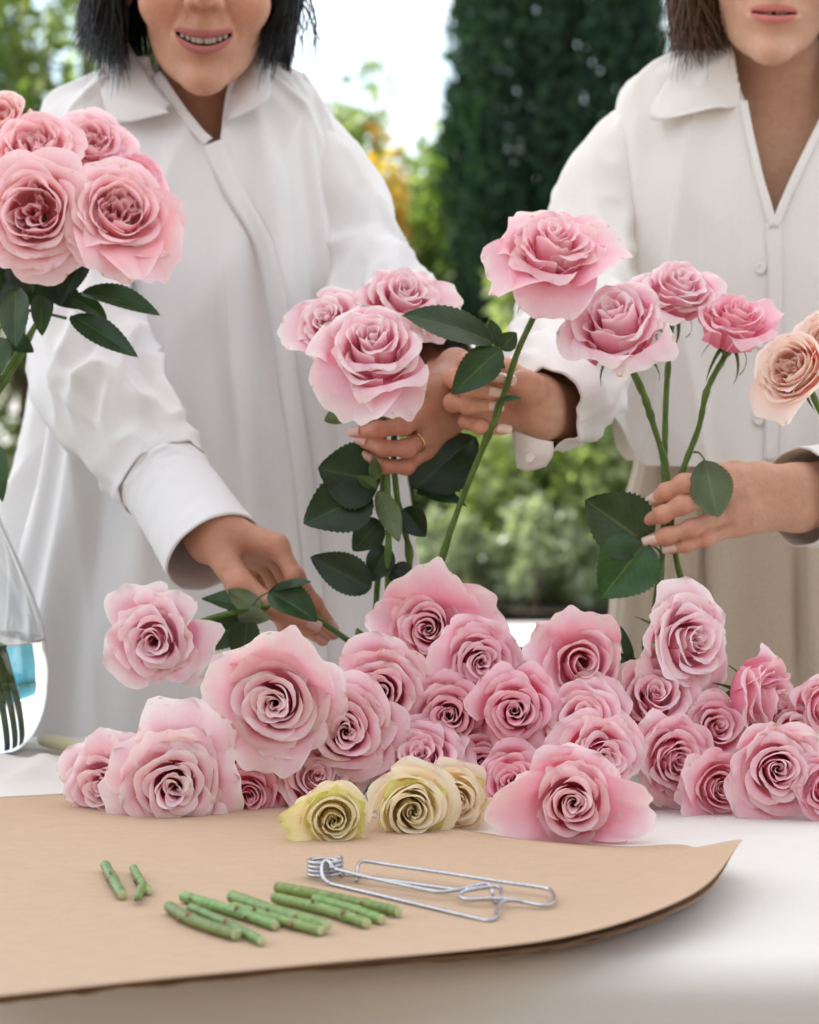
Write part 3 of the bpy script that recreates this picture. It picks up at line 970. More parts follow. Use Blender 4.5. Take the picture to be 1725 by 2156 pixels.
def sleeve(path, rad, seed, nt=56, nz=90, folds=0.006, elbow=0.5, flat=1.0, twist=1.0, fine=0.5):
    """loose sleeve along path (px,px,Y points already in world); rad per control point"""
    pts = np.column_stack([np.asarray(path, float), np.asarray(rad, float)])
    s = spline(pts, nz)
    c, r = s[:, :3], s[:, 3]
    T, N, B = transport(c)
    a = np.linspace(0, 2 * np.pi, nt, endpoint=False)
    A, Tt = np.meshgrid(a, np.linspace(0, 1, nz))
    q = np.stack([np.cos(A) * 1.1, np.sin(A) * 1.1, Tt * 6 + 0.7 * np.sin(A + seed) * twist], -1).reshape(-1, 3)
    # slanting folds gathered round the elbow
    n1 = perlin(np.stack([q[:, 0], q[:, 1], q[:, 2] * 1.3], 1) + seed).reshape(A.shape)
    n2 = perlin(q * np.array([1.6, 1.6, 2.4]) + seed * 3.1).reshape(A.shape)
    rid = np.clip(1 - np.abs(n1) * 2.6, -0.6, 1) ** 1.0
    n3 = np.abs(perlin(np.stack([q[:, 0] * 1.1, q[:, 1] * 1.1, q[:, 2] * 0.7 + 0.9 * np.arctan2(q[:, 1], q[:, 0])], 1) + seed * 5.3)).reshape(A.shape)
    rid = rid + 0.55 * np.clip(1 - n3 * 2.6, 0, 1) ** 1.4
    amp = folds * (0.35 + 1.3 * np.exp(-((Tt - elbow) / 0.22) ** 2))
    d = amp * (rid * 0.9 + n2 * fine)
    rr = r[:, None] + d
    v = c[:, None, :] + rr[..., None] * (np.cos(A)[..., None] * N[:, None, :] + np.sin(A)[..., None] * B[:, None, :])
    return v

def tube_faces(nt, nz):
    return grid_faces(nt, nz, True)

def double_walled(S, th):
    """open-ended sleeve/cuff with a wall thickness (inside surface added)"""
    nz, nt = S.shape[:2]
    n = grid_normals(S)
    cen = S.mean(1, keepdims=True)
    sg = np.sign(((S - cen) * n).sum(-1).mean())
    inn = S - n * th * sg
    V = np.vstack([S.reshape(-1, 3), inn.reshape(-1, 3)])
    f = grid_faces(nt, nz, True); k = nz * nt
    e = []
    for i in range(nt):
        i2 = (i + 1) % nt
        e.append((i2, i, i + k, i2 + k))
        j = (nz - 1) * nt
        e.append((j + i, j + i2, j + i2 + k, j + i + k))
    return V, [tuple(q) for q in f] + [tuple(q[::-1] + k) for q in f] + e

def cloth_obj(name, V, F, mat, parent):
    o = obj(name, make_mesh(name, V, F if isinstance(F, np.ndarray) else F), mat)
    return put(o, parent)

def button(parent, pos, nrm, r=0.0055):
    pr = [(0, 0.0016), (r * 0.55, 0.0015), (r * 0.8, 0.0024), (r, 0.0016), (r, 0.0), (0, 0.0)]
    v, f = lathe(pr, 16)
    M = frame_z(nrm)
    o = obj('button', make_mesh('button', v @ M.T + np.asarray(pos), f), M_BUTTON)
    o.parent = parent
    return o

# ------------------------------------------------------------------ heads
def head_sdf(smile):
    """head in its own frame: chin near z=0, face looks to -y, x to the picture's right"""
    def fn(p):
        ax = np.stack([np.abs(p[:, 0]), p[:, 1], p[:, 2]], 1)
        d = sd_ell(p, (0, 0.012, 0.150), (0.078, 0.098, 0.096))
        d = smin(d, sd_ell(p, (0, -0.030, 0.084), (0.0585, 0.066, 0.086)), 0.03)
        d = smin(d, sd_cone(ax, (0.041, 0.004, 0.052), (0.011, -0.074, 0.012), 0.014, 0.0125), 0.020)      # jaw line
        d = smin(d, np.linalg.norm(p - np.array([0, -0.085, 0.010], np.float32), axis=1) - 0.0155, 0.014)  # chin
        ck = 0.004 if smile else 0.0
        d = smin(d, np.linalg.norm(ax - np.array([0.040, -0.069, 0.079 + ck], np.float32), axis=1) - (0.024 if smile else 0.020), 0.022)
        # nose
        d = smin(d, sd_cone(p, (0, -0.092, 0.128), (0, -0.116, 0.088), 0.0065, 0.0098), 0.008)
        d = smin(d, np.linalg.norm(ax - np.array([0.0125, -0.104, 0.083], np.float32), axis=1) - 0.0075, 0.006)
        d = smin(d, sd_cone(ax, (0.004, -0.100, 0.078), (0.003, -0.100, 0.066), 0.004, 0.004), 0.008)         # philtrum
        # mouth mound
        d = smin(d, sd_ell(p, (0, -0.078, 0.050), (0.030, 0.024, 0.022)), 0.016)
        if smile:
            d = d + 0.0022 * np.exp(-(sd_cone(ax, (0.021, -0.098, 0.080), (0.037, -0.085, 0.046), 0.0, 0.0) / 0.0035) ** 2)
        # eye sockets
        d = -smin(-d, sd_ell(ax, (0.031, -0.104, 0.127), (0.019, 0.016, 0.011)), 0.012) if False else np.maximum(d, -(sd_ell(ax, (0.031, -0.106, 0.126), (0.018, 0.013, 0.009))))
        # nostrils
        d = np.maximum(d, -(np.linalg.norm(ax - np.array([0.0075, -0.108, 0.0765], np.float32), axis=1) - 0.0032))
        # ears
        d = smin(d, sd_ell(ax, (0.079, 0.012, 0.105), (0.008, 0.017, 0.030)), 0.006)
        W = 0.0285 if smile else 0.0235
        cv = 11.0 if smile else 2.0
        xx = np.clip(ax[:, 0] / W, 0, 1)
        zc = 0.0465 + cv * ax[:, 0] ** 2
        yy = -0.1005 + 14.0 * ax[:, 0] ** 2
        taper = np.sqrt(np.clip(1 - xx ** 2, 0.02, 1))
        op = (0.0036 if smile else 0.0016)
        def lip(z0, r, fwd):
            return np.sqrt((p[:, 2] - z0) ** 2 * 1.3 + (p[:, 1] - (yy + fwd)) ** 2 + (np.maximum(ax[:, 0] - W, 0)) ** 2) - r * (0.35 + 0.65 * taper)
        d = smin(d, lip(zc + op * taper + 0.0042, 0.0050, 0.001), 0.004)
        d = smin(d, lip(zc - op * taper - 0.0044, 0.0056, 0.000), 0.004)
        # opening between the lips
        gap = np.maximum(np.abs(p[:, 2] - zc) - op * taper * 1.0, ax[:, 0] - W * 0.97)
        gap = np.maximum(gap, p[:, 1] - (yy + 0.016))
        d = np.maximum(d, -gap)
        return d
    return fn

def head_colour(v, skin, smile, lipc):
    ax = np.abs(v[:, 0])
    W = 0.0285 if smile else 0.0235
    cv = 11.0 if smile else 2.0
    zc = 0.0465 + cv * ax ** 2
    taper = np.sqrt(np.clip(1 - (ax / W) ** 2, 0, 1))
    op = 0.0036 if smile else 0.0016
    hi = zc + op * taper + 0.0078 * taper ** 0.6
    lo = zc - op * taper - 0.0088 * taper ** 0.6
    inl = sstep(-0.0012, 0.0012, np.minimum(hi - v[:, 2], v[:, 2] - lo)) * (ax < W) * (v[:, 1] < -0.075)
    col = np.tile(skin, (len(v), 1)) * (1 + 0.06 * fbm(v * 40, 3))[:, None]
    blush = np.exp(-(((ax - 0.042) / 0.02) ** 2 + ((v[:, 2] - 0.08) / 0.018) ** 2)) * (v[:, 1] < -0.03)
    nose = np.exp(-(((ax) / 0.014) ** 2 + ((v[:, 2] - 0.084) / 0.012) ** 2)) * (v[:, 1] < -0.09)
    col = col * (1 + (0.5 * blush + 0.5 * nose)[:, None] * np.array([0.12, -0.12, -0.10]))
    brow = np.exp(-(((ax - 0.032) / 0.017) ** 4 + ((v[:, 2] - 0.142 + 2.0 * (ax - 0.034) ** 2 * 4) / 0.0035) ** 2)) * (v[:, 1] < -0.05)
    col = col * (1 - 0.8 * brow[:, None])
    col = col * (1 - inl[:, None]) + inl[:, None] * lipc
    return col

def place_head(v, pos, pitch, yaw, roll, scale=1.0):
    cx, sx = math.cos(pitch), math.sin(pitch)
    Rx = np.array([[1, 0, 0], [0, cx, -sx], [0, sx, cx]])
    cz, sz = math.cos(yaw), math.sin(yaw)
    Rz = np.array([[cz, -sz, 0], [sz, cz, 0], [0, 0, 1]])
    cy, sy = math.cos(roll), math.sin(roll)
    Ry = np.array([[cy, 0, sy], [0, 1, 0], [-sy, 0, cy]])
    M = Ry @ Rz @ Rx
    piv = np.array([0, 0.0, 0.02])
    return (v - piv) * scale @ M.T + np.asarray(pos), M

def strands(roots, tips, mids, rg, r0=0.0011, seg=9, sides=4, wob=0.004):
    """tapered hair locks as one mesh"""
    V, F, o = [], [], 0
    fc = grid_faces(sides, seg, True)
    for a, m, b in zip(roots, mids, tips):
        j = rg.normal(0, wob, (4, 3))
        p = spline(np.array([a, a * 0.5 + m * 0.5 + j[0] * 0.5, m + j[1], m * 0.45 + b * 0.55 + j[2], b + j[3]]), seg)
        T, N, B = transport(p)
        rr = r0 * np.interp(np.linspace(0, 1, seg), [0, 0.15, 0.6, 1], [0.6, 1, 0.9, 0.08]) * rg.uniform(0.6, 1.5)
        an = np.arange(sides) * 2 * np.pi / sides
        vv = p[:, None] + rr[:, None, None] * (np.cos(an)[None, :, None] * N[:, None] * 1.7 + np.sin(an)[None, :, None] * B[:, None])
        V.append(vv.reshape(-1, 3)); F.append(fc + o); o += seg * sides
    return np.vstack(V), np.vstack(F)

def pf(pts, r, k=1.0):
    return dict(pts=[P(*q) for q in pts], r=r, k=k)

FR = [0.0092, 0.0086, 0.0076, 0.0066]
from mathutils.bvhtree import BVHTree
def proj(v):
    v = np.asarray(v, float).reshape(-1, 3)
    d = v - np.array([0, 0, CAMZ])
    fw = d[:, 1] * CP - d[:, 2] * SP
    up = d[:, 1] * SP + d[:, 2] * CP
    return 862.5 + FPX * d[:, 0] / fw, 1078.0 - FPX * up / fw

def in_poly(x, y, poly):
    ins = np.zeros(len(x), bool)
    n = len(poly)
    for i in range(n):
        x0, y0 = poly[i]; x1, y1 = poly[(i + 1) % n]
        c = ((y0 > y) != (y1 > y)) & (x < (x1 - x0) * (y - y0) / (y1 - y0 + 1e-12) + x0)
        ins ^= c
    return ins

def bvh_of(V, F):
    return BVHTree.FromPolygons([tuple(p) for p in np.asarray(V).tolist()], [tuple(int(i) for i in q) for q in F])

def on_surface(bvh, x, y, off):
    o = Vector((0, 0, CAMZ)); t = P(x, y, 2.0)
    d = (Vector(t) - o).normalized()
    h = bvh.ray_cast(o, d)
    if h[0] is None:
        return P(x, y, 2.86), Vector((0, -1, 0))
    n = h[1]
    if n.dot(d) > 0:
        n = -n
    return np.array(h[0] + n * off), n

def strip_on(bvh, line, width, off, nv=60, nu=5, th=0.002):
    """flat strip lying on a garment along a photo poly-line; width in pixels"""
    L = spline(np.array(line, float), nv)
    T = norm(np.gradient(L, axis=0)); Nn = np.stack([-T[:, 1], T[:, 0]], 1)
    S = np.zeros((nv, nu, 3))
    for j in range(nv):
        for i in range(nu):
            w = (i / (nu - 1) - 0.5) * width
            S[j, i] = on_surface(bvh, L[j, 0] + Nn[j, 0] * w, L[j, 1] + Nn[j, 1] * w, off)[0]
    # smooth along the strip so that it bridges small folds
    for _ in range(3):
        S[1:-1] = 0.25 * S[:-2] + 0.5 * S[1:-1] + 0.25 * S[2:]
    return thick_sheet(S, th)

def vfold(S, a, seed, amp, freq, zfreq, front=True):
    """hanging folds: ridges running down the cloth"""
    nz, nt = S.shape[:2]
    A, T = np.meshgrid(a, np.linspace(0, 1, nz))
    q = np.stack([np.cos(A) * freq, np.sin(A) * freq, T * zfreq], -1).reshape(-1, 3)
    n1 = perlin(q + seed).reshape(A.shape)
    n2 = perlin(q * np.array([2.1, 2.1, 1.4]) + seed * 1.7).reshape(A.shape)
    return amp * (0.8 * (0.5 - np.abs(n1) * 1.6) + 0.45 * n2), A, T

def sub(o, parent):
    """child of a part: parts sit at the world origin, so no offset is needed"""
    o.parent = parent
    return o

def person_root(name, label, loc):
    return thing(name, label, 'person', loc)

def finish_body(parts, root):
    V, F, Cc, o = [], [], [], 0
    for v, f, c in parts:
        V.append(v); F.append(f + o); Cc.append(c); o += len(v)
    me = make_mesh('body', np.vstack(V), np.vstack(F), attrs={'skin': np.vstack(Cc)})
    return put(obj('body', me, M_SKIN), root)

def hidden_frame(chin, hipx, Yc, arms, feet_x, skin):
    """torso, arms and legs under the clothes"""
    neck = chin + np.array([0, 0.075, -0.10])
    hip = P(hipx, 1080, Yc)
    hip[2] = 0.98
    def fn(p):
        d = sd_ell(p, (neck[0] * 0.5 + hip[0] * 0.5, Yc, (neck[2] + hip[2]) / 2 + 0.02), (0.135, 0.075, 0.26))
        d = smin(d, sd_ell(p, (hip[0], Yc, hip[2] - 0.06), (0.15, 0.09, 0.15)), 0.06)
        for arm in arms:
            for q in range(len(arm) - 1):
                r0, r1 = 0.032 - 0.011 * q / (len(arm) - 1), 0.032 - 0.011 * (q + 1) / (len(arm) - 1)
                d = smin(d, sd_cone(p, arm[q], arm[q + 1], r0, r1), 0.006)
        for fx in feet_x:
            d = smin(d, sd_cone(p, (fx, Yc, hip[2] - 0.1), (fx, Yc, 0.50), 0.075, 0.052), 0.03)
            d = smin(d, sd_cone(p, (fx, Yc, 0.50), (fx, Yc, 0.07), 0.050, 0.034), 0.02)
        return d
    allp = np.array([q for arm in arms for q in arm] + [neck, (feet_x[0], Yc, 0.03), (feet_x[1], Yc, 0.03), (hip[0] - 0.17, Yc - 0.11, 1), (hip[0] + 0.17, Yc + 0.11, 1)])
    v, f = sdf_mesh(fn, allp.min(0) - 0.06, allp.max(0) + 0.06, 0.008)
    return v, f, np.tile(skin, (len(v), 1))

def head_neck(pos, pitch, yaw, roll, scale, smile, skin, lipc, neck_base, chest_c, chest_r, h=0.0023, sh=None):
    _, M = place_head(np.zeros((1, 3)), pos, pitch, yaw, roll, scale)
    hf = head_sdf(smile)
    piv = np.array([0, 0, 0.02])
    nk0 = (np.array([0, 0.022, 0.035]) - piv) * scale @ M.T + pos
    def fn(p):
        loc = (((p - pos.astype(np.float32)) @ M.astype(np.float32)) / scale + piv).astype(np.float32)
        d = hf(loc) * scale
        nk = sd_cone(p, nk0, neck_base, 0.050, 0.055)
        # sternomastoid cords and the notch between the collar bones
        nk = smin(nk, sd_ell(p, chest_c, chest_r), 0.05)
        for s in (-1, 1):
            a = nk0 + np.array([s * 0.042, -0.012, 0.0]); b = neck_base + np.array([s * 0.016, -0.052, -0.005])
            nk = smin(nk, sd_cone(p, a, b, 0.010, 0.009), 0.014)
            c0 = neck_base + np.array([s * 0.02, -0.055, -0.018]); c1 = neck_base + np.array([s * 0.12, -0.02, 0.0])
            nk = smin(nk, sd_cone(p, c0, c1, 0.008, 0.008), 0.018)
        return smin(d, nk, 0.010)
    lo = np.minimum(chest_c - chest_r, pos - np.array([0.13, 0.16, 0.05])) - 0.01
    hi = np.maximum(chest_c + chest_r * np.array([1, 1, 0.2]), pos + np.array([0.13, 0.15, 0.28])) + 0.01
    v, f = sdf_mesh(fn, lo, hi, h)
    loc = ((v - pos) @ M) / scale + piv
    col = head_colour(loc, skin, smile, lipc)
    # mouth cavity
    W = 0.0285 if smile else 0.0235
    cv = 11.0 if smile else 2.0
    axx = np.abs(loc[:, 0]); zc = 0.0465 + cv * axx ** 2; yy = -0.1005 + 14 * axx ** 2
    op = (0.0036 if smile else 0.0016)
    inside = (np.abs(loc[:, 2] - zc) < op * 1.3 + 0.001) & (loc[:, 1] > yy + 0.001) & (loc[:, 1] < yy + 0.022) & (axx < W)
    col[inside] = np.array([0.10, 0.03, 0.03])
    low = sstep(0.0, -0.03, loc[:, 2])
    to_world = lambda q: (np.asarray(q, float) - piv) * scale @ M.T + pos
    return (v, f, col), to_world, M

def teeth_mesh(to_world, smile):
    cv = 11.0 if smile else 2.0
    parts = []
    xs = [-0.0205, -0.0150, -0.0093, -0.0040, 0.0040, 0.0093, 0.0150, 0.0205] if smile else [-0.012, -0.008, -0.004, 0.004, 0.008, 0.012]
    ws = [0.0052, 0.0054, 0.0058, 0.0078, 0.0078, 0.0058, 0.0054, 0.0052] if smile else [0.0042] * 6
    op = 0.0036 if smile else 0.0016
    for x, w in zip(xs, ws):
        zc = 0.0465 + cv * x * x
        y = -0.0960 + 14 * x * x
        zt, zb = zc + op + 0.004, zc - op * 0.55 * (1 if abs(x) < 0.01 else 0.7)
        n = 10
        th = np.arange(n) * 2 * np.pi / n
        rows = []
        for k, (zz, sc) in enumerate([(zt, 0.80), (zc + op * 0.3, 1.0), (zb + 0.0012, 0.97), (zb, 0.78)]):
            rows.append(np.stack([x + np.sign(np.cos(th)) * np.abs(np.cos(th)) ** 0.6 * w * 0.49 * sc, y + np.sin(th) * 0.0022 * sc + 0.3 * abs(x) * 0, np.full(n, zz)], 1))
        v = np.vstack(rows)
        f = [tuple(q) for q in grid_faces(n, 4, True)] + [tuple(range(3 * n, 4 * n))]
        parts.append((to_world(v), f))
    return merge(parts)

def add_nails(BODY, fingers, ups, mat, lens=0.011):
    for fg, up in zip(fingers, ups):
        if up is None:
            continue
        v, f = nail_mesh(fg['pts'][-1], fg['pts'][-2], np.array(up, float), fg['r'][-1], lens)
        sub(obj('fingernail', make_mesh('fingernail', v, f), mat), BODY)

def shoe(root, x, Y):
    rows = []
    n = 18
    th = np.arange(n) * 2 * np.pi / n
    for y, w, hgt in [(-0.19, 0.012, 0.02), (-0.17, 0.035, 0.035), (-0.11, 0.045, 0.05), (-0.03, 0.038, 0.07), (0.04, 0.036, 0.085), (0.07, 0.020, 0.08)]:
        rows.append(np.stack([x + np.cos(th) * w, np.full(n, Y + y), 0.006 + hgt * (0.5 + 0.5 * np.sin(th))], 1))
    v = np.vstack(rows)
    f = [tuple(q) for q in grid_faces(n, 6, True)] + [tuple(range(n))[::-1], tuple(range(5 * n, 6 * n))]
    put(obj('shoe', make_mesh('shoe', v, f), M_SHOE), root)

LARM1 = [P(250, 225, 2.95), P(150, 400, 2.90), P(172, 620, 2.82), P(212, 800, 2.72), P(285, 925, 2.63), P(345, 1010, 2.58)]
LARM2 = [P(580, 222, 2.95), P(700, 400, 2.93), P(762, 560, 2.90), P(832, 690, 2.82), P(895, 745, 2.70), P(928, 800, 2.585)]
RARM1 = [P(1420, 210, 2.94), P(1290, 380, 2.91), P(1240, 540, 2.86), P(1212, 690, 2.76), P(1190, 805, 2.60), P(1142, 864, 2.478)]
RARM2 = [P(1830, 210, 2.94), P(1955, 400, 2.92), P(1990, 620, 2.86), P(1985, 800, 2.76), P(1900, 960, 2.62), P(1775, 1036, 2.535), P(1688, 1047, 2.49)]
# ================================================================== left person
LY = 2.95
root = person_root('person', 'smiling person with black bobbed hair and a white shirt dress arranging roses', (P(415, 1300, LY)[0], LY, 0))
LW = root
chin = P(430, 140, 2.865)
hn, tw, HM = head_neck(chin, 0.16, 0.08, 0.02, 1.17, True, SKIN_A, np.array([0.36, 0.11, 0.095]), P(425, 255, 2.94), P(418, 500, 2.965), np.array([0.155, 0.110, 0.20]))
# --- right hand (picture left), reaching down to the lifted rose
y0 = 2.49
h1 = [pf([(585, 1150, y0), (622, 1213, y0 - 0.012), (662, 1272, y0 - 0.005), (694, 1316, y0)], [0.0100, 0.0092, 0.0082, 0.0072]),
      pf([(570, 1158, y0 + 0.020), (610, 1235, y0 + 0.022), (660, 1300, y0 + 0.018), (702, 1334, y0 + 0.012)], [0.0098, 0.0090, 0.0080, 0.0070]),
      pf([(548, 1168, y0 + 0.036), (592, 1254, y0 + 0.042), (640, 1320, y0 + 0.036), (680, 1348, y0 + 0.028)], [0.0092, 0.0086, 0.0076, 0.0066]),
      pf([(522, 1178, y0 + 0.048), (560, 1262, y0 + 0.058), (600, 1322, y0 + 0.052), (634, 1348, y0 + 0.044)], [0.0082, 0.0076, 0.0068, 0.0060])]
th1 = dict(pts=[P(462, 1165, y0 - 0.002), P(506, 1232, y0 - 0.020), P(582, 1284, y0 - 0.028), P(655, 1318, y0 - 0.022)], r=[0.0155, 0.0128, 0.0108, 0.0082])
hand1 = hand_mesh(h1, [P(462, 1108, y0 + 0.010), P(437, 1142, y0 + 0.022)], P(395, 1050, y0 + 0.05), SKIN_A, thumb=th1, seed=1)
# --- left hand (picture centre) round the pink bunch
y0 = 2.475
h2 = [pf([(872, 836, y0 + 0.004), (826, 856, y0 - 0.022), (786, 862, y0 - 0.020), (752, 866, y0 - 0.010)], [0.0098, 0.0090, 0.0080, 0.0070]),
      pf([(893, 876, y0), (850, 896, y0 - 0.028), (796, 905, y0 - 0.028), (756, 911, y0 - 0.016)], [0.0100, 0.0092, 0.0082, 0.0072]),
      pf([(897, 916, y0 + 0.002), (858, 944, y0 - 0.024), (808, 944, y0 - 0.026), (768, 930, y0 - 0.016)], [0.0096, 0.0090, 0.0080, 0.0070]),
      pf([(893, 948, y0 + 0.008), (856, 982, y0 - 0.012), (812, 982, y0 - 0.016), (778, 962, y0 - 0.010)], [0.0086, 0.0080, 0.0070, 0.0062])]
th2 = dict(pts=[P(925, 850, y0 + 0.02), P(885, 850, y0 + 0.04), P(830, 868, y0 + 0.05), P(785, 880, y0 + 0.045)], r=[0.015, 0.0125, 0.0105, 0.008])
hand2 = hand_mesh(h2, [P(925, 822, y0 + 0.020), P(945, 872, y0 + 0.026)], P(985, 770, y0 + 0.10), SKIN_A * 0.92, thumb=th2, seed=2)
fr = hidden_frame(chin, 415, LY, [LARM1 + [P(440, 1120, 2.515)], LARM2 + [P(936, 840, 2.50)]], [P(330, 1300, LY)[0], P(500, 1300, LY)[0]], SKIN_A)
BODY = finish_body([hn, hand1, hand2, fr], root)
tv, tf = teeth_mesh(tw, True)
sub(obj('teeth', make_mesh('teeth', tv, tf), M_TEETH), BODY)
for s in (-1, 1):
    ev, ef = lathe([(0.0001, -0.0115), (0.006, -0.0098), (0.0105, -0.004), (0.0115, 0), (0.0105, 0.004), (0.006, 0.0098), (0.0001, 0.0115)], 16)
    sub(obj('eye', make_mesh('eye', tw(ev + np.array([s * 0.031, -0.083, 0.126])), ef), M_EYE), BODY)
add_nails(BODY, h1, [(0.3, -0.7, 0.6), (0.5, -0.7, 0.3), (0.5, -0.7, 0.2), None], M_NAIL_N)
add_nails(BODY, [th1], [(0.1, -0.8, 0.5)], M_NAIL_N, 0.012)
add_nails(BODY, h2, [(0, -1, 0.3), (-0.25, -1, 0.3), (-0.25, -1, 0.2), (-0.3, -1, 0.0)], M_NAIL_N)
# ring
rc = (h2[2]['pts'][0] * 0.45 + h2[2]['pts'][1] * 0.55); rd = norm(h2[2]['pts'][1] - h2[2]['pts'][0])
RM = frame_z(rd)
an = np.linspace(0, 2 * np.pi, 33)
rp = rc + (np.cos(an)[:, None] * RM[:, 0] + np.sin(an)[:, None] * RM[:, 1]) * 0.0103
rv, rf = tube(rp, 0.0013, 8, False)
o = obj('finger_ring', make_mesh('finger_ring', rv, rf), M_GOLD)
tag(o, 'thin gold ring on the finger of the hand gripping the pink bunch', 'ring')

# --- shirt dress
rows = [(118, 330, 520, 2.93, 0.055, 0.05), (140, 272, 572, 2.93, 0.065, 0.06), (165, 200, 625, 2.94, 0.078, 0.07), (205, 135, 668, 2.94, 0.095, 0.085), (270, 100, 692, 2.95, 0.112, 0.10),
        (400, 92, 712, 2.95, 0.130, 0.11), (560, 95, 730, 2.95, 0.135, 0.11), (740, 90, 752, 2.95, 0.130, 0.115), (920, 62, 790, 2.95, 0.140, 0.125), (1120, 20, 828, 2.95, 0.155, 0.14),
        (1400, -40, 865, 2.95, 0.175, 0.16), (1800, -110, 910, 2.96, 0.20, 0.19), (2300, -170, 950, 2.97, 0.22, 0.21)]
S, a = loft(rows, 340, 300, 2.3)
d1, A, T = vfold(S, a, 3.3, 0.013, 1.25, 1.0)
d2, _, _ = vfold(S, a, 9.1, 0.050, 2.3, 0.55)
d3, _, _ = vfold(S, a, 5.7, 0.007, 2.2, 5.0)
skirt = sstep(0.22, 0.62, T)
N_ = grid_normals(S)
cen = S.mean(1, keepdims=True)
if ((S - cen) * N_).sum() < 0:
    N_ = -N_
sm = sstep(0.03, 0.12, T)
def crisp(A, T, seed, slant, fr, fz, amp):
    q = np.stack([np.cos(A + slant * T) * fr, np.sin(A + slant * T) * fr, T * fz], -1).reshape(-1, 3)
    n = np.abs(perlin(q + seed)).reshape(A.shape)
    return amp * np.clip(1 - n * 3.2, 0, 1) ** 1.6
S = S + N_ * ((d1 * sm * (1 - 0.6 * skirt)) + d2 * skirt + d3 * sm * 0.6 + sm * (crisp(A, T, 4.4, 2.2, 1.5, 1.5, 0.007) + crisp(A, T, 8.8, -1.6, 1.7, 1.6, 0.006)))[..., None]
V = S.reshape(-1, 3)
F = grid_faces(S.shape[1], S.shape[0], True)
fc = V[F].mean(1)
px, py = proj(fc)
Vp = [(300, 60), (322, 150), (360, 205), (405, 268), (467, 336), (476, 250), (486, 170), (512, 112), (520, 60)]
cut = in_poly(px, py, Vp) & (fc[:, 1] < 2.97)
bv = bvh_of(V, F)
F = F[~cut]
shirt = cloth_obj('shirt_dress', V, F, M_SHIRT, root)
pv, pf_ = strip_on(bv, [(448, 302), (490, 400), (556, 517), (588, 667), (610, 817), (634, 967), (655, 1167), (672, 1400), (690, 1600)], 40, 0.0035, 90)
cloth_obj('placket', pv, pf_, M_SHIRT, root)
pv, pf_ = strip_on(bv, [(330, 158), (368, 212), (412, 272), (440, 300)], 22, 0.004, 20)
cloth_obj('neck_edge', pv, pf_, M_SHIRT, root)
pv, pf_ = strip_on(bv, [(490, 165), (480, 225), (475, 275), (467, 334)], 18, 0.0022, 20)
cloth_obj('neck_edge', pv, pf_, M_SHIRT, root)
cv_, cf_ = px_patch([[(264, 78, 2.90), (300, 138, 2.86), (330, 185, 2.835), (362, 218, 2.825)],
                     [(236, 96, 2.89), (250, 160, 2.845), (276, 214, 2.822), (350, 228, 2.812)],
                     [(212, 118, 2.89), (212, 190, 2.845), (246, 256, 2.822), (356, 236, 2.808)]], 24, 14, 0.0016, -1)
cloth_obj('collar', cv_, cf_, M_SHIRT, root)
cv_, cf_ = px_patch([[(519, 100, 2.90), (494, 148, 2.865), (480, 195, 2.845), (476, 238, 2.832)],
                     [(540, 104, 2.89), (535, 155, 2.85), (524, 196, 2.828), (478, 246, 2.822)],
                     [(556, 112, 2.895), (568, 160, 2.855), (562, 212, 2.825), (480, 254, 2.818)]], 24, 14, 0.0016, 1)
cloth_obj('collar', cv_, cf_, M_SHIRT, root)
# collar stand behind the neck
an = np.linspace(0.15 * np.pi, 0.85 * np.pi, 24)
st = np.array([[[P(425, 120, 2.93)[0] + 0.064 * math.cos(q), 2.935 + 0.062 * math.sin(q), z] for q in an] for z in (P(425, 150, 2.93)[2], P(425, 110, 2.93)[2], P(425, 80, 2.93)[2])])
cv_, cf_ = thick_sheet(ctrl_surface(st, 24, 8), 0.0016)
cloth_obj('collar_stand', cv_, cf_, M_SHIRT, root)
# sleeves
pth = LARM1
Sv = sleeve(pth, [0.040, 0.062, 0.061, 0.061, 0.056, 0.049], 4.2, folds=0.010, fine=0.2, elbow=0.66, nz=120, nt=72)
vv, ff = double_walled(Sv, 0.0012)
cloth_obj('sleeve', vv, ff, M_SHIRT, root)
cpth = [P(322, 978, 2.597), P(355, 1022, 2.578), P(400, 1088, 2.543), P(449, 1163, 2.508)]
Sv = sleeve(cpth, [0.047, 0.049, 0.0505, 0.054], 1.2, folds=0.0025, elbow=0.1, nz=40, nt=64)
vv, ff = double_walled(Sv, 0.0022)
CUFF = cloth_obj('cuff', vv, ff, M_SHIRT, root)
button(CUFF, P(298, 1088, 2.545), (-0.5, -0.8, -0.2))
pth = LARM2
Sv = sleeve(pth, [0.036, 0.058, 0.057, 0.056, 0.050, 0.046], 7.7, folds=0.009, elbow=0.6, nz=110, nt=64)
vv, ff = double_walled(Sv, 0.0012)
cloth_obj('sleeve', vv, ff, M_SHIRT, root)
for fx in (330, 500):
    shoe(root, P(fx, 1300, LY)[0], LY)

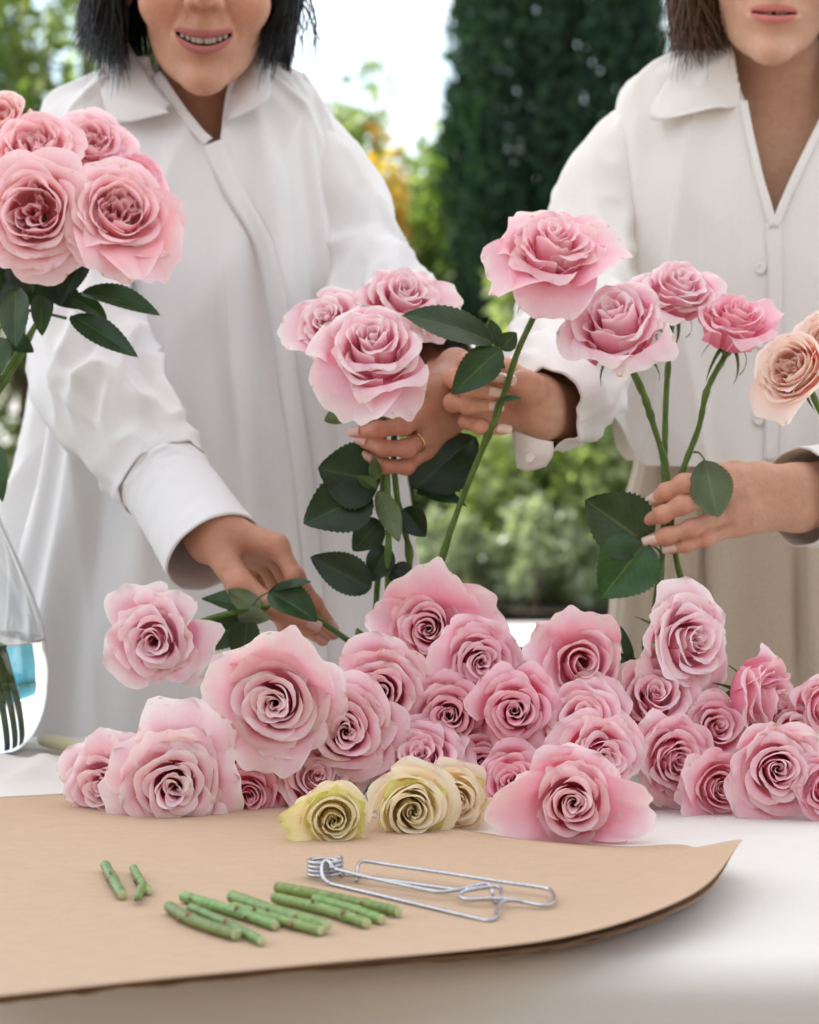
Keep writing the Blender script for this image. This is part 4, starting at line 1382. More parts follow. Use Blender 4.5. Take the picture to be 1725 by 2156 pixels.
# --- black bob
hr = np.random.default_rng(8)
def hair_side(n, xr, yr, Yr, side, rooty=(-0.055, 0.06)):
    roots, mids, tips = [], [], []
    for _ in range(n):
        yy = hr.uniform(*rooty)
        r = tw((side * hr.uniform(0.004, 0.03), yy, 0.236 - 2.0 * (yy - 0.0) ** 2))
        m = tw((side * hr.uniform(0.084, 0.100), yy * 0.9 + 0.012, 0.155 + hr.uniform(-0.02, 0.02)))
        f_ = hr.beta(1.3, 1.3)
        x = xr[0] + (xr[1] - xr[0]) * f_
        t = P(x, np.interp(f_, [0, 1], yr) + hr.normal(0, 25), hr.uniform(*Yr))
        roots.append(r); mids.append(m); tips.append(t)
    return roots, mids, tips
R_, M_, T_ = [], [], []
for args in ((1700, (158, 270), (66, 150), (2.80, 2.99), -1), (1300, (540, 626), (125, 56), (2.80, 2.99), 1)):
    r, m, t = hair_side(*args)
    R_ += r; M_ += m; T_ += t
for _ in range(1500):   # back of the head and crown
    an = hr.uniform(-1.6, 1.6)
    R_.append(tw((hr.uniform(-0.02, 0.02), hr.uniform(-0.05, 0.06), 0.243)))
    M_.append(tw((0.094 * math.sin(an), 0.02 + 0.10 * math.cos(an), 0.15 + hr.uniform(-0.03, 0.04))))
    T_.append(tw((0.085 * math.sin(an), 0.02 + 0.085 * math.cos(an), hr.uniform(-0.005, 0.03))))
hv, hf = strands(R_, T_, M_, hr, r0=0.0010, wob=0.0035)
cloth_obj('hair', hv, hf, M_HAIR_K, root)
# fly-away strands
R_, M_, T_ = [], [], []
for _ in range(60):
    sd = hr.choice([-1, 1], p=[0.75, 0.25])
    R_.append(tw((sd * 0.08, hr.uniform(-0.03, 0.04), hr.uniform(0.10, 0.16)))); M_.append(tw((sd * hr.uniform(0.095, 0.11), hr.uniform(-0.03, 0.04), hr.uniform(0.05, 0.09))))
    T_.append(tw((sd * hr.uniform(0.085, 0.125), hr.uniform(-0.05, 0.04), hr.uniform(0.0, 0.06))))
hv, hf = strands(R_, T_, M_, hr, r0=0.0006, wob=0.006)
cloth_obj('stray_hair', hv, hf, M_HAIR_K, root)['kind'] = 'stuff'

# ================================================================== right person
RY = 2.93
root = person_root('person', 'person with brown hair in an ivory blouse and beige trousers holding rose stems', (P(1625, 1300, RY)[0], RY, 0))
RW = root
chin = P(1622, 88, 2.855)
hn, tw, HM = head_neck(chin, 0.13, -0.12, 0.05, 1.12, False, SKIN_B, np.array([0.56, 0.17, 0.15]), P(1645, 215, 2.925), P(1640, 470, 2.95), np.array([0.160, 0.116, 0.215]))
# right hand (picture centre) pinching the single stem
y0 = 2.455
h3 = [pf([(1062, 778, y0 + 0.034), (984, 764, y0 + 0.012), (1004, 786, y0 - 0.012), (1052, 798, y0 - 0.013)], [0.0096, 0.0090, 0.0080, 0.0070]),
      pf([(1050, 806, y0 + 0.036), (956, 797, y0 + 0.010), (984, 818, y0 - 0.014), (1042, 829, y0 - 0.016)], [0.0098, 0.0092, 0.0082, 0.0071]),
      pf([(1050, 842, y0 + 0.034), (954, 848, y0 + 0.006), (985, 854, y0 - 0.014), (1043, 857, y0 - 0.016)], [0.0094, 0.0088, 0.0079, 0.0069]),
      pf([(1062, 874, y0 + 0.030), (984, 886, y0 + 0.004), (1012, 898, y0 - 0.012), (1060, 904, y0 - 0.014)], [0.0084, 0.0079, 0.0071, 0.0062])]
th3 = dict(pts=[P(1130, 838, y0 + 0.016), P(1118, 816, y0 - 0.004), P(1100, 806, y0 - 0.012), P(1078, 807, y0 - 0.016)], r=[0.0165, 0.0135, 0.0115, 0.0085])
hand3 = hand_mesh(h3, [P(1136, 832, y0 + 0.026), P(1138, 884, y0 + 0.026)], P(1195, 870, y0 + 0.09), SKIN_B * 0.95, thumb=th3, seed=3)
# left hand (picture right) holding three stems, back of the hand to the camera
y0 = 2.47
h4 = [pf([(1522, 1000, y0 - 0.004), (1440, 1018, y0 - 0.026), (1404, 1036, y0 - 0.018), (1380, 1053, y0 - 0.006)], [0.0098, 0.0092, 0.0086, 0.0076]),
      pf([(1532, 1034, y0 - 0.008), (1436, 1064, y0 - 0.030), (1396, 1083, y0 - 0.024), (1364, 1095, y0 - 0.012)], [0.0100, 0.0092, 0.0083, 0.0072]),
      pf([(1546, 1076, y0 - 0.006), (1456, 1112, y0 - 0.026), (1406, 1128, y0 - 0.024), (1372, 1138, y0 - 0.020)], [0.0096, 0.0088, 0.0078, 0.0067]),
      pf([(1556, 1106, y0), (1486, 1134, y0 - 0.018), (1444, 1148, y0 - 0.020), (1412, 1155, y0 - 0.018)], [0.0084, 0.0077, 0.0068, 0.0059])]
th4 = dict(pts=[P(1600, 1008, y0 + 0.012), P(1545, 1000, y0 + 0.030), P(1490, 1012, y0 + 0.040), P(1445, 1030, y0 + 0.040)], r=[0.0155, 0.0128, 0.0105, 0.0080])
hand4 = hand_mesh(h4, [P(1676, 1018, y0 + 0.016), P(1684, 1078, y0 + 0.020)], P(1790, 1030, y0 + 0.06), SKIN_B * 0.97, thumb=th4, seed=4)
fr = hidden_frame(chin, 1625, RY, [RARM1 + [P(1140, 862, 2.485)], RARM2], [P(1500, 1300, RY)[0], P(1750, 1300, RY)[0]], SKIN_B)
BODY = finish_body([hn, hand3, hand4, fr], root)
tv, tf = teeth_mesh(tw, False)
sub(obj('teeth', make_mesh('teeth', tv, tf), M_TEETH), BODY)
for s in (-1, 1):
    ev, ef = lathe([(0.0001, -0.0115), (0.006, -0.0098), (0.0105, -0.004), (0.0115, 0), (0.0105, 0.004), (0.006, 0.0098), (0.0001, 0.0115)], 16)
    sub(obj('eye', make_mesh('eye', tw(ev + np.array([s * 0.031, -0.083, 0.126])), ef), M_EYE), BODY)
add_nails(BODY, h3, [(0.1, -1, 0.45), (0.1, -1, 0.35), (0.1, -1, 0.1), (0.2, -1, 0.1)], M_NAIL_B, 0.0125)
add_nails(BODY, [th3], [(0.75, -0.45, 0.5)], M_NAIL_B, 0.012)
add_nails(BODY, h4, [(-0.8, -0.6, 0.0), None, (-0.3, -1, 0.25), (-0.2, -1, 0.15)], M_NAIL_B, 0.012)

rows = [(88, 1550, 1735, 2.92, 0.055, 0.05), (112, 1470, 1812, 2.92, 0.068, 0.06), (142, 1385, 1890, 2.925, 0.085, 0.075), (185, 1318, 1945, 2.93, 0.100, 0.09), (260, 1296, 1962, 2.93, 0.118, 0.10),
        (400, 1290, 1965, 2.93, 0.140, 0.11), (560, 1288, 1965, 2.93, 0.142, 0.11), (740, 1290, 1962, 2.93, 0.134, 0.11), (880, 1286, 1964, 2.93, 0.138, 0.115), (975, 1282, 1968, 2.93, 0.142, 0.12)]
S, a = loft(rows, 340, 260, 2.5)
d1, A, T = vfold(S, a, 14.2, 0.011, 1.5, 0.8)
d3, _, _ = vfold(S, a, 2.9, 0.005, 2.4, 4.5)
N_ = grid_normals(S); cen = S.mean(1, keepdims=True)
if ((S - cen) * N_).sum() < 0:
    N_ = -N_
S = S + N_ * ((d1 * sstep(0.05, 0.3, T) + d3 * sstep(0.04, 0.2, T)) + sstep(0.06, 0.25, T) * (crisp(A, T, 1.4, 0.5, 1.6, 0.8, 0.006) + crisp(A, T, 6.8, -0.4, 1.9, 0.9, 0.005)))[..., None]
ca = np.abs(np.cos(A))
S[..., 2] += 0.06 * sstep(0.75, 1.0, ca) * sstep(0.6, 1.0, T) ** 1.5        # shirt tail rises at the side seam
V = S.reshape(-1, 3)
F = grid_faces(S.shape[1], S.shape[0], True)
fc = V[F].mean(1); px, py = proj(fc)
Vp = [(1535, 20), (1546, 120), (1562, 215), (1592, 330), (1627, 478), (1690, 340), (1752, 225), (1790, 120), (1795, 20)]
bv = bvh_of(V, F)
F = F[~(in_poly(px, py, Vp) & (fc[:, 1] < 2.95))]
BLOUSE = cloth_obj('blouse', V, F, M_BLOUSE, root)
pv, pf_ = strip_on(bv, [(1629, 470), (1631, 600), (1630, 750), (1626, 880), (1624, 968)], 30, 0.003, 60)
cloth_obj('placket', pv, pf_, M_BLOUSE, root)
pv, pf_ = strip_on(bv, [(1566, 215), (1580, 285), (1602, 380), (1628, 480)], 18, 0.004, 30)
cloth_obj('neck_edge', pv, pf_, M_BLOUSE, root)
pv, pf_ = strip_on(bv, [(1740, 240), (1700, 320), (1662, 400), (1630, 478)], 18, 0.004, 30)
cloth_obj('neck_edge', pv, pf_, M_BLOUSE, root)
cv_, cf_ = px_patch([[(1546, 66, 2.89), (1550, 128, 2.85), (1556, 175, 2.825), (1574, 224, 2.815)],
                     [(1496, 90, 2.885), (1478, 148, 2.845), (1470, 200, 2.815), (1540, 226, 2.808)],
                     [(1440, 116, 2.885), (1405, 166, 2.845), (1372, 250, 2.808), (1514, 222, 2.800)]], 24, 14, 0.0016, -1)
cloth_obj('collar', cv_, cf_, M_BLOUSE, root)
cv_, cf_ = px_patch([[(1740, 66, 2.89), (1748, 128, 2.85), (1745, 175, 2.825), (1735, 232, 2.815)],
                     [(1790, 90, 2.885), (1810, 148, 2.845), (1820, 200, 2.815), (1750, 240, 2.808)],
                     [(1846, 116, 2.885), (1880, 166, 2.845), (1912, 250, 2.808), (1770, 240, 2.800)]], 24, 14, 0.0016, 1)
cloth_obj('collar', cv_, cf_, M_BLOUSE, root)
an = np.linspace(0.12 * np.pi, 0.88 * np.pi, 24)
st = np.array([[[P(1643, 120, 2.93)[0] + 0.062 * math.cos(q), 2.925 + 0.062 * math.sin(q), z] for q in an] for z in (P(1640, 130, 2.93)[2], P(1640, 95, 2.93)[2], P(1640, 60, 2.93)[2])])
cv_, cf_ = thick_sheet(ctrl_surface(st, 24, 8), 0.0016)
cloth_obj('collar_stand', cv_, cf_, M_BLOUSE, root)
for bx, by in ((1603, 565), (1601, 722), (1597, 884)):
    p_, n_ = on_surface(bv, bx, by, 0.002)
    button(BLOUSE, p_, n_, 0.0066)
pth = RARM1
Sv = sleeve(pth, [0.036, 0.058, 0.060, 0.062, 0.058, 0.041], 6.1, folds=0.010, elbow=0.7, nz=110, nt=64)
vv, ff = double_walled(Sv, 0.0018)
cloth_obj('sleeve', vv, ff, M_BLOUSE, root)
# open cuff flap hanging below the wrist, with its little button
cv_, cf_ = px_patch([[(1082, 905, 2.475), (1125, 922, 2.452), (1165, 930, 2.45)], [(1085, 940, 2.478), (1118, 952, 2.455), (1165, 955, 2.452)], [(1092, 984, 2.49), (1112, 990, 2.468), (1150, 980, 2.462)]], 10, 10, 0.002)
CUFF = cloth_obj('cuff_flap', cv_, cf_, M_BLOUSE, root)
button(CUFF, P(1116, 964, 2.455), (-0.2, -1, 0.0), 0.005)
pth = RARM2
Sv = sleeve(pth, [0.036, 0.058, 0.060, 0.058, 0.053, 0.050, 0.051], 3.1, folds=0.008, elbow=0.6, nz=110, nt=64)
vv, ff = double_walled(Sv, 0.0018)
cloth_obj('sleeve', vv, ff, M_BLOUSE, root)
# trousers
rows = [(930, 1345, 1905, 2.93, 0.112, 0.105), (985, 1338, 1912, 2.93, 0.118, 0.11), (1060, 1318, 1932, 2.93, 0.126, 0.12), (1180, 1298, 1952, 2.93, 0.135, 0.13), (1340, 1282, 1968, 2.93, 0.138, 0.135), (1560, 1276, 1974, 2.93, 0.135, 0.13), (1760, 1280, 1970, 2.93, 0.13, 0.125)]
S, a = loft(rows, 240, 110, 2.5)
d1, A, T = vfold(S, a, 31.2, 0.010, 3.4, 0.35)
N_ = grid_normals(S); cen = S.mean(1, keepdims=True)
if ((S - cen) * N_).sum() < 0:
    N_ = -N_
px, py = proj(S.reshape(-1, 3)); px = px.reshape(A.shape); py = py.reshape(A.shape)
front = np.sin(A) < 0
pl = 0
for (x0, x1, dep, w) in ((1478, 1484, 0.016, 7), (1666, 1690, 0.016, 8), (1395, 1388, 0.008, 9), (1800, 1790, 0.014, 8)):
    xc = x0 + (x1 - x0) * (py - 980) / 500
    pl = pl - dep * np.exp(-((px - xc) / w) ** 2) * front + 0.010 * np.exp(-((px - xc - 26) / 26) ** 2) * front
S = S + N_ * (d1 * 0.6 + pl * sstep(0.02, 0.15, T))[..., None]
cloth_obj('trousers', S.reshape(-1, 3), grid_faces(S.shape[1], S.shape[0], True), M_TROUSER, root)
for fx in (1470, 1780):
    q = P(fx, 1300, RY)
    Sv = sleeve([np.array([q[0], RY, 0.80]), np.array([q[0], RY, 0.55]), np.array([q[0], RY, 0.30]), np.array([q[0], RY, 0.05])], [0.098, 0.105, 0.11, 0.115], fx, folds=0.006, elbow=0.5, nz=50, nt=40)
    vv, ff = double_walled(Sv, 0.002)
    cloth_obj('trouser_leg', vv, ff, M_TROUSER, root)
    shoe(root, q[0], RY)
# brown wavy hair
R_, M_, T_ = [], [], []
for _ in range(900):
    sd = hr.choice([-1, 1], p=[0.65, 0.35])
    yy = hr.uniform(-0.06, 0.06)
    R_.append(tw((sd * hr.uniform(0.003, 0.03), yy, 0.236 - 2.0 * yy ** 2)))
    M_.append(tw((sd * hr.uniform(0.086, 0.102), yy * 0.8 + 0.012, 0.13 + hr.uniform(-0.03, 0.02))))
    if sd < 0:
        f_ = hr.beta(1.2, 1.2)
        T_.append(P(1418 + 122 * f_, 132 - 35 * f_ + hr.normal(0, 18), hr.uniform(2.80, 2.98)))
    else:
        T_.append(P(1775 + 90 * hr.random(), 110 + hr.normal(0, 18), hr.uniform(2.80, 2.98)))
for _ in range(700):
    an = hr.uniform(-1.35, 1.35)
    R_.append(tw((hr.uniform(-0.02, 0.02), hr.uniform(-0.05, 0.06), 0.243)))
    M_.append(tw((0.094 * math.sin(an), 0.02 + 0.10 * math.cos(an), 0.14 + hr.uniform(-0.03, 0.04))))
    T_.append(tw((0.090 * math.sin(an), 0.03 + 0.075 * math.cos(an), hr.uniform(-0.03, 0.02))))
hv, hf = strands(R_, T_, M_, hr, r0=0.0011, wob=0.008, seg=12)
cloth_obj('hair', hv, hf, M_HAIR_B, root)
# ------------------------------------------------------------------ leaves, stems
def rose_leaf_material():
    m, N, L = new_mat('rose_leaf')
    out = N.new('ShaderNodeOutputMaterial')
    uv = N.new('ShaderNodeUVMap'); uv.uv_map = 'UVMap'
    sep = N.new('ShaderNodeSeparateXYZ'); L.new(uv.outputs[0], sep.inputs[0])
    def math_(op, a, b=None, c=None):
        n = N.new('ShaderNodeMath'); n.operation = op
        for k, q in enumerate((a, b, c)):
            if q is None: continue
            if isinstance(q, (int, float)): n.inputs[k].default_value = q
            else: L.new(q, n.inputs[k])
        return n.outputs[0]
    au = math_('ABSOLUTE', math_('SUBTRACT', sep.outputs['X'], 0.5))
    mid = math_('SUBTRACT', 1.0, math_('MINIMUM', math_('MULTIPLY', au, 34.0), 1.0))
    ph = math_('SUBTRACT', math_('MULTIPLY', sep.outputs['Y'], 9.0), math_('MULTIPLY', au, 7.0))
    fr = math_('ABSOLUTE', math_('SUBTRACT', math_('FRACT', ph), 0.5))
    side = math_('SUBTRACT', 1.0, math_('MINIMUM', math_('MULTIPLY', fr, 16.0), 1.0))
    vein = math_('MAXIMUM', mid, math_('MULTIPLY', side, 0.35))
    tc = N.new('ShaderNodeTexCoord')
    nz = N.new('ShaderNodeTexNoise'); nz.inputs['Scale'].default_value = 45; nz.inputs['Detail'].default_value = 4
    L.new(tc.outputs['Object'], nz.inputs['Vector'])
    geo = N.new('ShaderNodeNewGeometry')
    oi = N.new('ShaderNodeObjectInfo')
    def mix(f, a, b, mode='MIX'):
        x = N.new('ShaderNodeMix'); x.data_type = 'RGBA'; x.blend_type = mode
        if isinstance(f, (int, float)): x.inputs['Factor'].default_value = f
        else: L.new(f, x.inputs['Factor'])
        for k, q in (('A', a), ('B', b)):
            if isinstance(q, tuple): x.inputs[k].default_value = (*q, 1)
            else: L.new(q, x.inputs[k])
        return x.outputs['Result']
    top = mix(vein, (0.018, 0.045, 0.015), (0.06, 0.10, 0.035))
    bot = mix(vein, (0.085, 0.13, 0.06), (0.14, 0.18, 0.085))
    col = mix(geo.outputs['Backfacing'], top, bot)
    mr = N.new('ShaderNodeMapRange'); mr.inputs['From Min'].default_value = 0.3; mr.inputs['From Max'].default_value = 0.7
    mr.inputs['To Min'].default_value = 0.75; mr.inputs['To Max'].default_value = 1.3
    L.new(nz.outputs['Fac'], mr.inputs[0])
    col = mix(1.0, col, mr.outputs[0], 'MULTIPLY')
    col = mix(1.0, col, oi.outputs['Color'], 'MULTIPLY')
    b = N.new('ShaderNodeBsdfPrincipled'); b.inputs['Roughness'].default_value = 0.42; b.inputs['Specular IOR Level'].default_value = 0.45
    L.new(col, b.inputs['Base Color'])
    bp = N.new('ShaderNodeBump'); bp.inputs['Strength'].default_value = 0.35; bp.inputs['Distance'].default_value = 0.0008; bp.invert = True
    L.new(vein, bp.inputs['Height']); L.new(bp.outputs[0], b.inputs['Normal'])
    t = N.new('ShaderNodeBsdfTranslucent'); L.new(mix(1.0, col, (1.6, 2.0, 0.7), 'MULTIPLY'), t.inputs[0])
    ms = N.new('ShaderNodeMixShader'); ms.inputs[0].default_value = 0.22
    L.new(b.outputs[0], ms.inputs[1]); L.new(t.outputs[0], ms.inputs[2]); L.new(ms.outputs[0], out.inputs[0])
    return m
M_RLEAF = rose_leaf_material()
M_STEM = principled('rose_stem', (0.085, 0.15, 0.025), rough=0.5, spec=0.3, noise_scale=55, noise_amt=0.3, bump=0.25, bump_scale=120)
M_SEPAL = principled('sepal', (0.10, 0.16, 0.05), rough=0.6, spec=0.3, noise_scale=90, noise_amt=0.25, translucent=0.15)

def leaf_mesh(base, tip, width, nrm, r_rng, fold=0.25, droop=0.12, wavy=0.04):
    base = np.asarray(base, float); tip = np.asarray(tip, float)
    L = np.linalg.norm(tip - base)
    d = (tip - base) / L
    n = norm(np.asarray(nrm, float) - d * np.dot(nrm, d))
    s = np.cross(n, d)
    nu, nv = 11, 31
    t = np.linspace(0, 1, nv); u = np.linspace(-1, 1, nu)
    U, T = np.meshgrid(u, t)
    w = np.sin(np.pi * np.clip(T, 0, 1) ** 0.82) ** 0.72 * (1 - 0.15 * T)
    saw = 1 - 0.07 * ((np.arange(nv) % 2)[:, None]) * (np.abs(U) > 0.95)
    X = U * w * width / 2 * saw
    ph = r_rng.uniform(0, 6.28, 3)
    Z = fold * np.abs(X) - droop * L * (T ** 2) + droop * L * T * 0.55 + wavy * width * np.sin(7 * T + ph[0] + 2 * U) * np.abs(U)
    Yl = T * L
    v = base + X[..., None] * s + Yl[..., None] * d + Z[..., None] * n
    return make_mesh('leaf', v.reshape(-1, 3), grid_faces(nu, nv)[:, ::-1].copy(), uv=np.stack([(U + 1) / 2, T], -1).reshape(-1, 2))

def add_leaf(root, base, tip, wpx, nrm=(0, -1, 0.3), tint=(1, 1, 1), seed=0, stalk_from=None, fold=0.25, droop=0.12):
    """base, tip: (x,y,Y) photo points"""
    b, t = P(*base), P(*tip)
    w = wpx * base[2] / FPX
    lr = np.random.default_rng(seed + int(base[0]) * 7 + int(tip[1]))
    droop = droop * lr.uniform(0.3, 2.4); fold = fold * lr.uniform(0.5, 1.8)
    tint = tuple(np.array(tint) * lr.uniform(0.8, 1.35) * np.array([lr.uniform(0.85, 1.25), 1, lr.uniform(0.8, 1.1)]))
    st = next((c for c in root.children if c.name.startswith('stem')), None)
    o = obj('leaf', leaf_mesh(b, t, w * 1.08, nrm, lr, fold, droop), M_RLEAF, st, color=tint)
    if stalk_from is not None:
        a = P(*stalk_from)
        v, f = tube(spline([a, (a + b) / 2 + np.array([0, 0, 0.003]), b], 8), np.linspace(0.0013, 0.0009, 8), 6)
        obj('leaf_stalk', make_mesh('leaf_stalk', v, f), M_SEPAL, st)
    return o

def add_stem(root, pts, r=0.0032, n=40, seed=0):
    p = spline(np.array(pts), n)
    lr = np.random.default_rng(seed)
    rad = r * (1 + 0.06 * lr.normal(size=n))
    for k in lr.integers(4, n - 4, 3):
        rad[k] *= 1.35; rad[k + 1] *= 1.15
    v, f = tube(p, rad, 9)
    return put(obj('stem', make_mesh('stem', v, f), M_STEM), root)

def rose(cx, cy, rpx, Y, face, label, style='tea', n=27, op=0.5, guards=(), seed=0, mat=None, tint=(1, 1, 1), stem='pile', sepal=True, ruffle=1.0, group=None, inner=0.055, gmat=None, squash=1.0, sep_open=0.9, name='pink_rose', scale=None):
    if scale is None:
        scale = (1.15 if rpx >= 78 else 1.24) if isinstance(stem, str) else (0.98 if name != 'pink_rose' or style == 'quartered' else 0.92)
    mat = mat or M_PINK
    R = rpx * scale * Y / FPX
    M = frame_z((face[0], -1.0, face[1]))
    c = P(cx, cy, Y)
    base = c - M[:, 2] * R * 0.58
    root = thing(name, label, 'rose', tuple(base), group)
    lr = np.random.default_rng(1000 + seed)
    if face[1] > 0.6:
        squash *= 1.26; R *= 1.05
    pets = rose_petals(seed, n, op, inner, style, ruffle)
    for v, uvs, nu, nv in pets:
        v = v.copy(); v[:, 2] *= squash * 1.12
        obj('petal', make_mesh('petal', (v * R) @ M.T, grid_faces(nu, nv), uv=uvs), mat, root, tint)
    for g in guards:
        ang, size, flare = g[:3]
        if size < 1.45 and flare < 1.02:
            size, flare = 0.86 * size, flare * 0.86
        wd = g[3] if len(g) > 3 else 0.9
        cu = g[4] if len(g) > 4 else 0.45
        v, uvs, nu, nv = guard_petal(math.radians(ang), size, flare, lr, wd, cu)
        obj('petal', make_mesh('petal', (v * R) @ M.T, grid_faces(nu, nv), uv=uvs), gmat or mat, root, tint)
    # hip and sepals
    hv, hf = lathe([(0.001, -0.30), (0.10, -0.29), (0.15, -0.20), (0.16, -0.10), (0.20, 0.0), (0.19, 0.05), (0.05, 0.06), (0.0005, 0.06)], 14)
    obj('hip', make_mesh('hip', (hv * R) @ M.T, hf), M_STEM, root)
    if sepal:
        for k in range(5):
            a = k * 2 * math.pi / 5 + lr.uniform(-0.2, 0.2)
            ln = lr.uniform(0.55, 0.85)
            fl = sep_open * lr.uniform(0.7, 1.3)
            t = np.linspace(0, 1, 8); u = np.linspace(-1, 1, 5)
            U, T = np.meshgrid(u, t)
            rr = 0.16 + ln * T * np.sin(0.5 + fl * 1.2 * T); zz = -0.04 + ln * 0.8 * T * np.cos(0.5 + fl * 1.6 * T) - 0.2 * T ** 2 * fl
            X = U * 0.085 * (1 - T) ** 0.7
            v = np.stack([rr * math.cos(a) - X * math.sin(a), rr * math.sin(a) + X * math.cos(a), zz + 0.05 * np.abs(U)], -1).reshape(-1, 3)
            obj('sepal', make_mesh('sepal', (v * R) @ M.T, grid_faces(5, 8)), M_SEPAL, root)
    b0 = base - M[:, 2] * R * 0.28
    if isinstance(stem, str) and stem == 'pile':
        z1 = max(TABLE_Z + 0.012, TABLE_Z + (b0[2] - TABLE_Z) * 0.55)
        e = np.array([b0[0] + lr.normal(0, 0.02), min(b0[1] + 0.26, 2.66) + lr.uniform(-0.03, 0.04), TABLE_Z + 0.012 + 0.35 * max(0, b0[2] - TABLE_Z - 0.03)])
        add_stem(root, [b0, b0 - M[:, 2] * 0.03 + np.array([0, 0.012, 0]), np.array([(b0[0] * 0.5 + e[0] * 0.5), b0[1] * 0.45 + e[1] * 0.55, z1]), e], seed=seed)
    elif stem is not None:
        add_stem(root, [b0] + [P(*q) if len(q) == 3 else np.asarray(q[:3]) for q in stem], seed=seed)
    return root

GP = 'pink roses heaped on the table'
T0 = (1, 1, 1)
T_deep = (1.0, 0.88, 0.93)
T_pale = (1.0, 1.10, 1.08)
T_cool = (1.0, 1.0, 1.03)
R_ = rose
# --- the heap, front row
R_(1205, 1690, 92, 2.085, (-0.08, 0.06), 'large pink rose lying in front of the heap, two broad petals spread sideways', n=27, op=0.42, seed=12, group=GP,
   guards=[(190, 1.9, 0.98, 0.62, 0.5), (-8, 1.8, 1.15, 0.60, 0.35), (75, 1.22, 0.72, 1.0), (128, 1.15, 0.70, 0.9)])
R_(1640, 1622, 86, 2.195, (0.02, 0.02), 'pink rose with an upright back petal, front row near the right picture edge', n=26, op=0.40, seed=21, group=GP,
   guards=[(100, 1.30, 0.80, 1.1), (40, 1.35, 0.9, 0.9), (165, 1.20, 0.88, 1.0), (265, 1.15, 0.85, 1.1), (330, 1.10, 0.85, 1.0)])
R_(1515, 1655, 62, 2.225, (0.30, 0.05), 'small half hidden pink rose wedged left of the rightmost big front rose', n=22, op=0.3, seed=22, group=GP, guards=[(150, 1.5, 0.7, 1.0), (60, 1.3, 0.8), (235, 1.6, 1.0, 0.9)], tint=T0)
R_(1418, 1592, 80, 2.245, (0.35, 0.05), 'pink rose turned to the right, above the small wedged rose', n=26, op=0.35, seed=23, group=GP, guards=[(80, 1.35, 0.75, 1.1), (175, 1.40, 0.7, 1.1), (300, 1.15, 0.85), (235, 1.2, 0.8)])
R_(365, 1652, 98, 2.185, (0.10, 0.02), 'wide open pale pink rose on the paper, front left of the heap', n=30, op=0.55, ruffle=1.6, seed=31, group=GP, tint=T_pale,
   guards=[(60, 1.28, 0.78, 1.1), (115, 1.42, 0.86, 1.15), (200, 1.1, 0.9), (290, 1.1, 0.9, 1.0), (340, 1.12, 0.9)])
R_(222, 1655, 74, 2.225, (-0.30, 0.05), 'pale pink rose at the far left end of the heap', n=26, op=0.5, ruffle=1.5, seed=32, group=GP, tint=T_pale, guards=[(85, 1.5, 0.72, 0.8, 0.9), (50, 1.35, 0.75, 1.0), (205, 1.2, 0.9), (270, 1.15, 0.95), (150, 1.1, 0.8)])
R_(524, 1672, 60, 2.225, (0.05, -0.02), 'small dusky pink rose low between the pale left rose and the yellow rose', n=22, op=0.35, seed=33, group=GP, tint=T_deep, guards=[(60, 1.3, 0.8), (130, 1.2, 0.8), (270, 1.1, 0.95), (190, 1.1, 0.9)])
R_(655, 1640, 84, 2.235, (0.15, 0.35), 'pink rose right behind the greenish yellow rose', n=27, op=0.45, seed=34, group=GP, guards=[(10, 1.35, 0.95), (165, 1.2, 0.9), (90, 1.2, 0.8)])
R_(722, 1542, 94, 2.235, (0.10, 0.10), 'pink rose with tight spiral heart, second row above the greenish yellow rose', n=28, op=0.45, seed=35, group=GP, guards=[(5, 1.25, 0.92, 1.1), (205, 1.25, 0.95), (80, 1.2, 0.85), (300, 1.15, 0.95)])
R_(582, 1480, 100, 2.215, (-0.05, 0.08), 'pale pink rose with one tall hood petal, upper left of the heap', n=29, op=0.5, seed=36, group=GP, tint=T_pale,
   guards=[(74, 1.78, 0.62, 0.92, 0.25), (100, 1.45, 0.62, 0.9), (172, 1.55, 0.88, 1.0), (262, 1.45, 1.0, 0.9), (225, 1.2, 0.95), (20, 1.25, 0.8), (320, 1.15, 0.9)])
R_(806, 1462, 90, 2.275, (0.10, 0.08), 'pink rose in the middle of the heap right of the hooded rose', n=28, op=0.45, seed=37, group=GP, guards=[(140, 1.42, 0.82, 1.1), (100, 1.25, 0.8), (190, 1.35, 0.88), (60, 1.2, 0.85), (290, 1.15, 0.95), (350, 1.1, 0.95)])
R_(903, 1325, 80, 2.335, (-0.12, 0.10), 'topmost pink rose of the heap with flaring petals', n=25, op=0.35, seed=38, group=GP, guards=[(82, 1.75, 0.75, 1.05), (8, 1.95, 1.05, 0.8), (168, 1.55, 0.95, 0.7), (35, 1.2, 0.8), (270, 1.15, 0.8), (130, 1.3, 0.75)])
R_(1008, 1392, 72, 2.295, (0.20, 0.12), 'pink rose below and right of the topmost one, deep pink petal on its left', n=27, op=0.4, seed=39, group=GP, guards=[(190, 1.45, 0.85, 1.0), (60, 1.2, 0.85), (110, 1.25, 0.8), (330, 1.1, 0.9), (260, 1.2, 0.85)], tint=T_cool)
R_(948, 1508, 74, 2.275, (0.0, 0.12), 'rose with dark pink heart in the middle of the heap, left of a twin', n=27, op=0.4, seed=40, group=GP, guards=[(45, 1.15, 0.9), (200, 1.15, 0.9), (300, 1.15, 0.9), (120, 1.15, 0.85)], tint=T_deep)
R_(1085, 1497, 68, 2.245, (-0.08, 0.10), 'rose with dark pink heart in the middle of the heap, right of its twin', n=27, op=0.4, seed=41, group=GP, guards=[(90, 1.15, 0.85), (240, 1.15, 0.9), (320, 1.1, 0.9)], tint=T_deep)
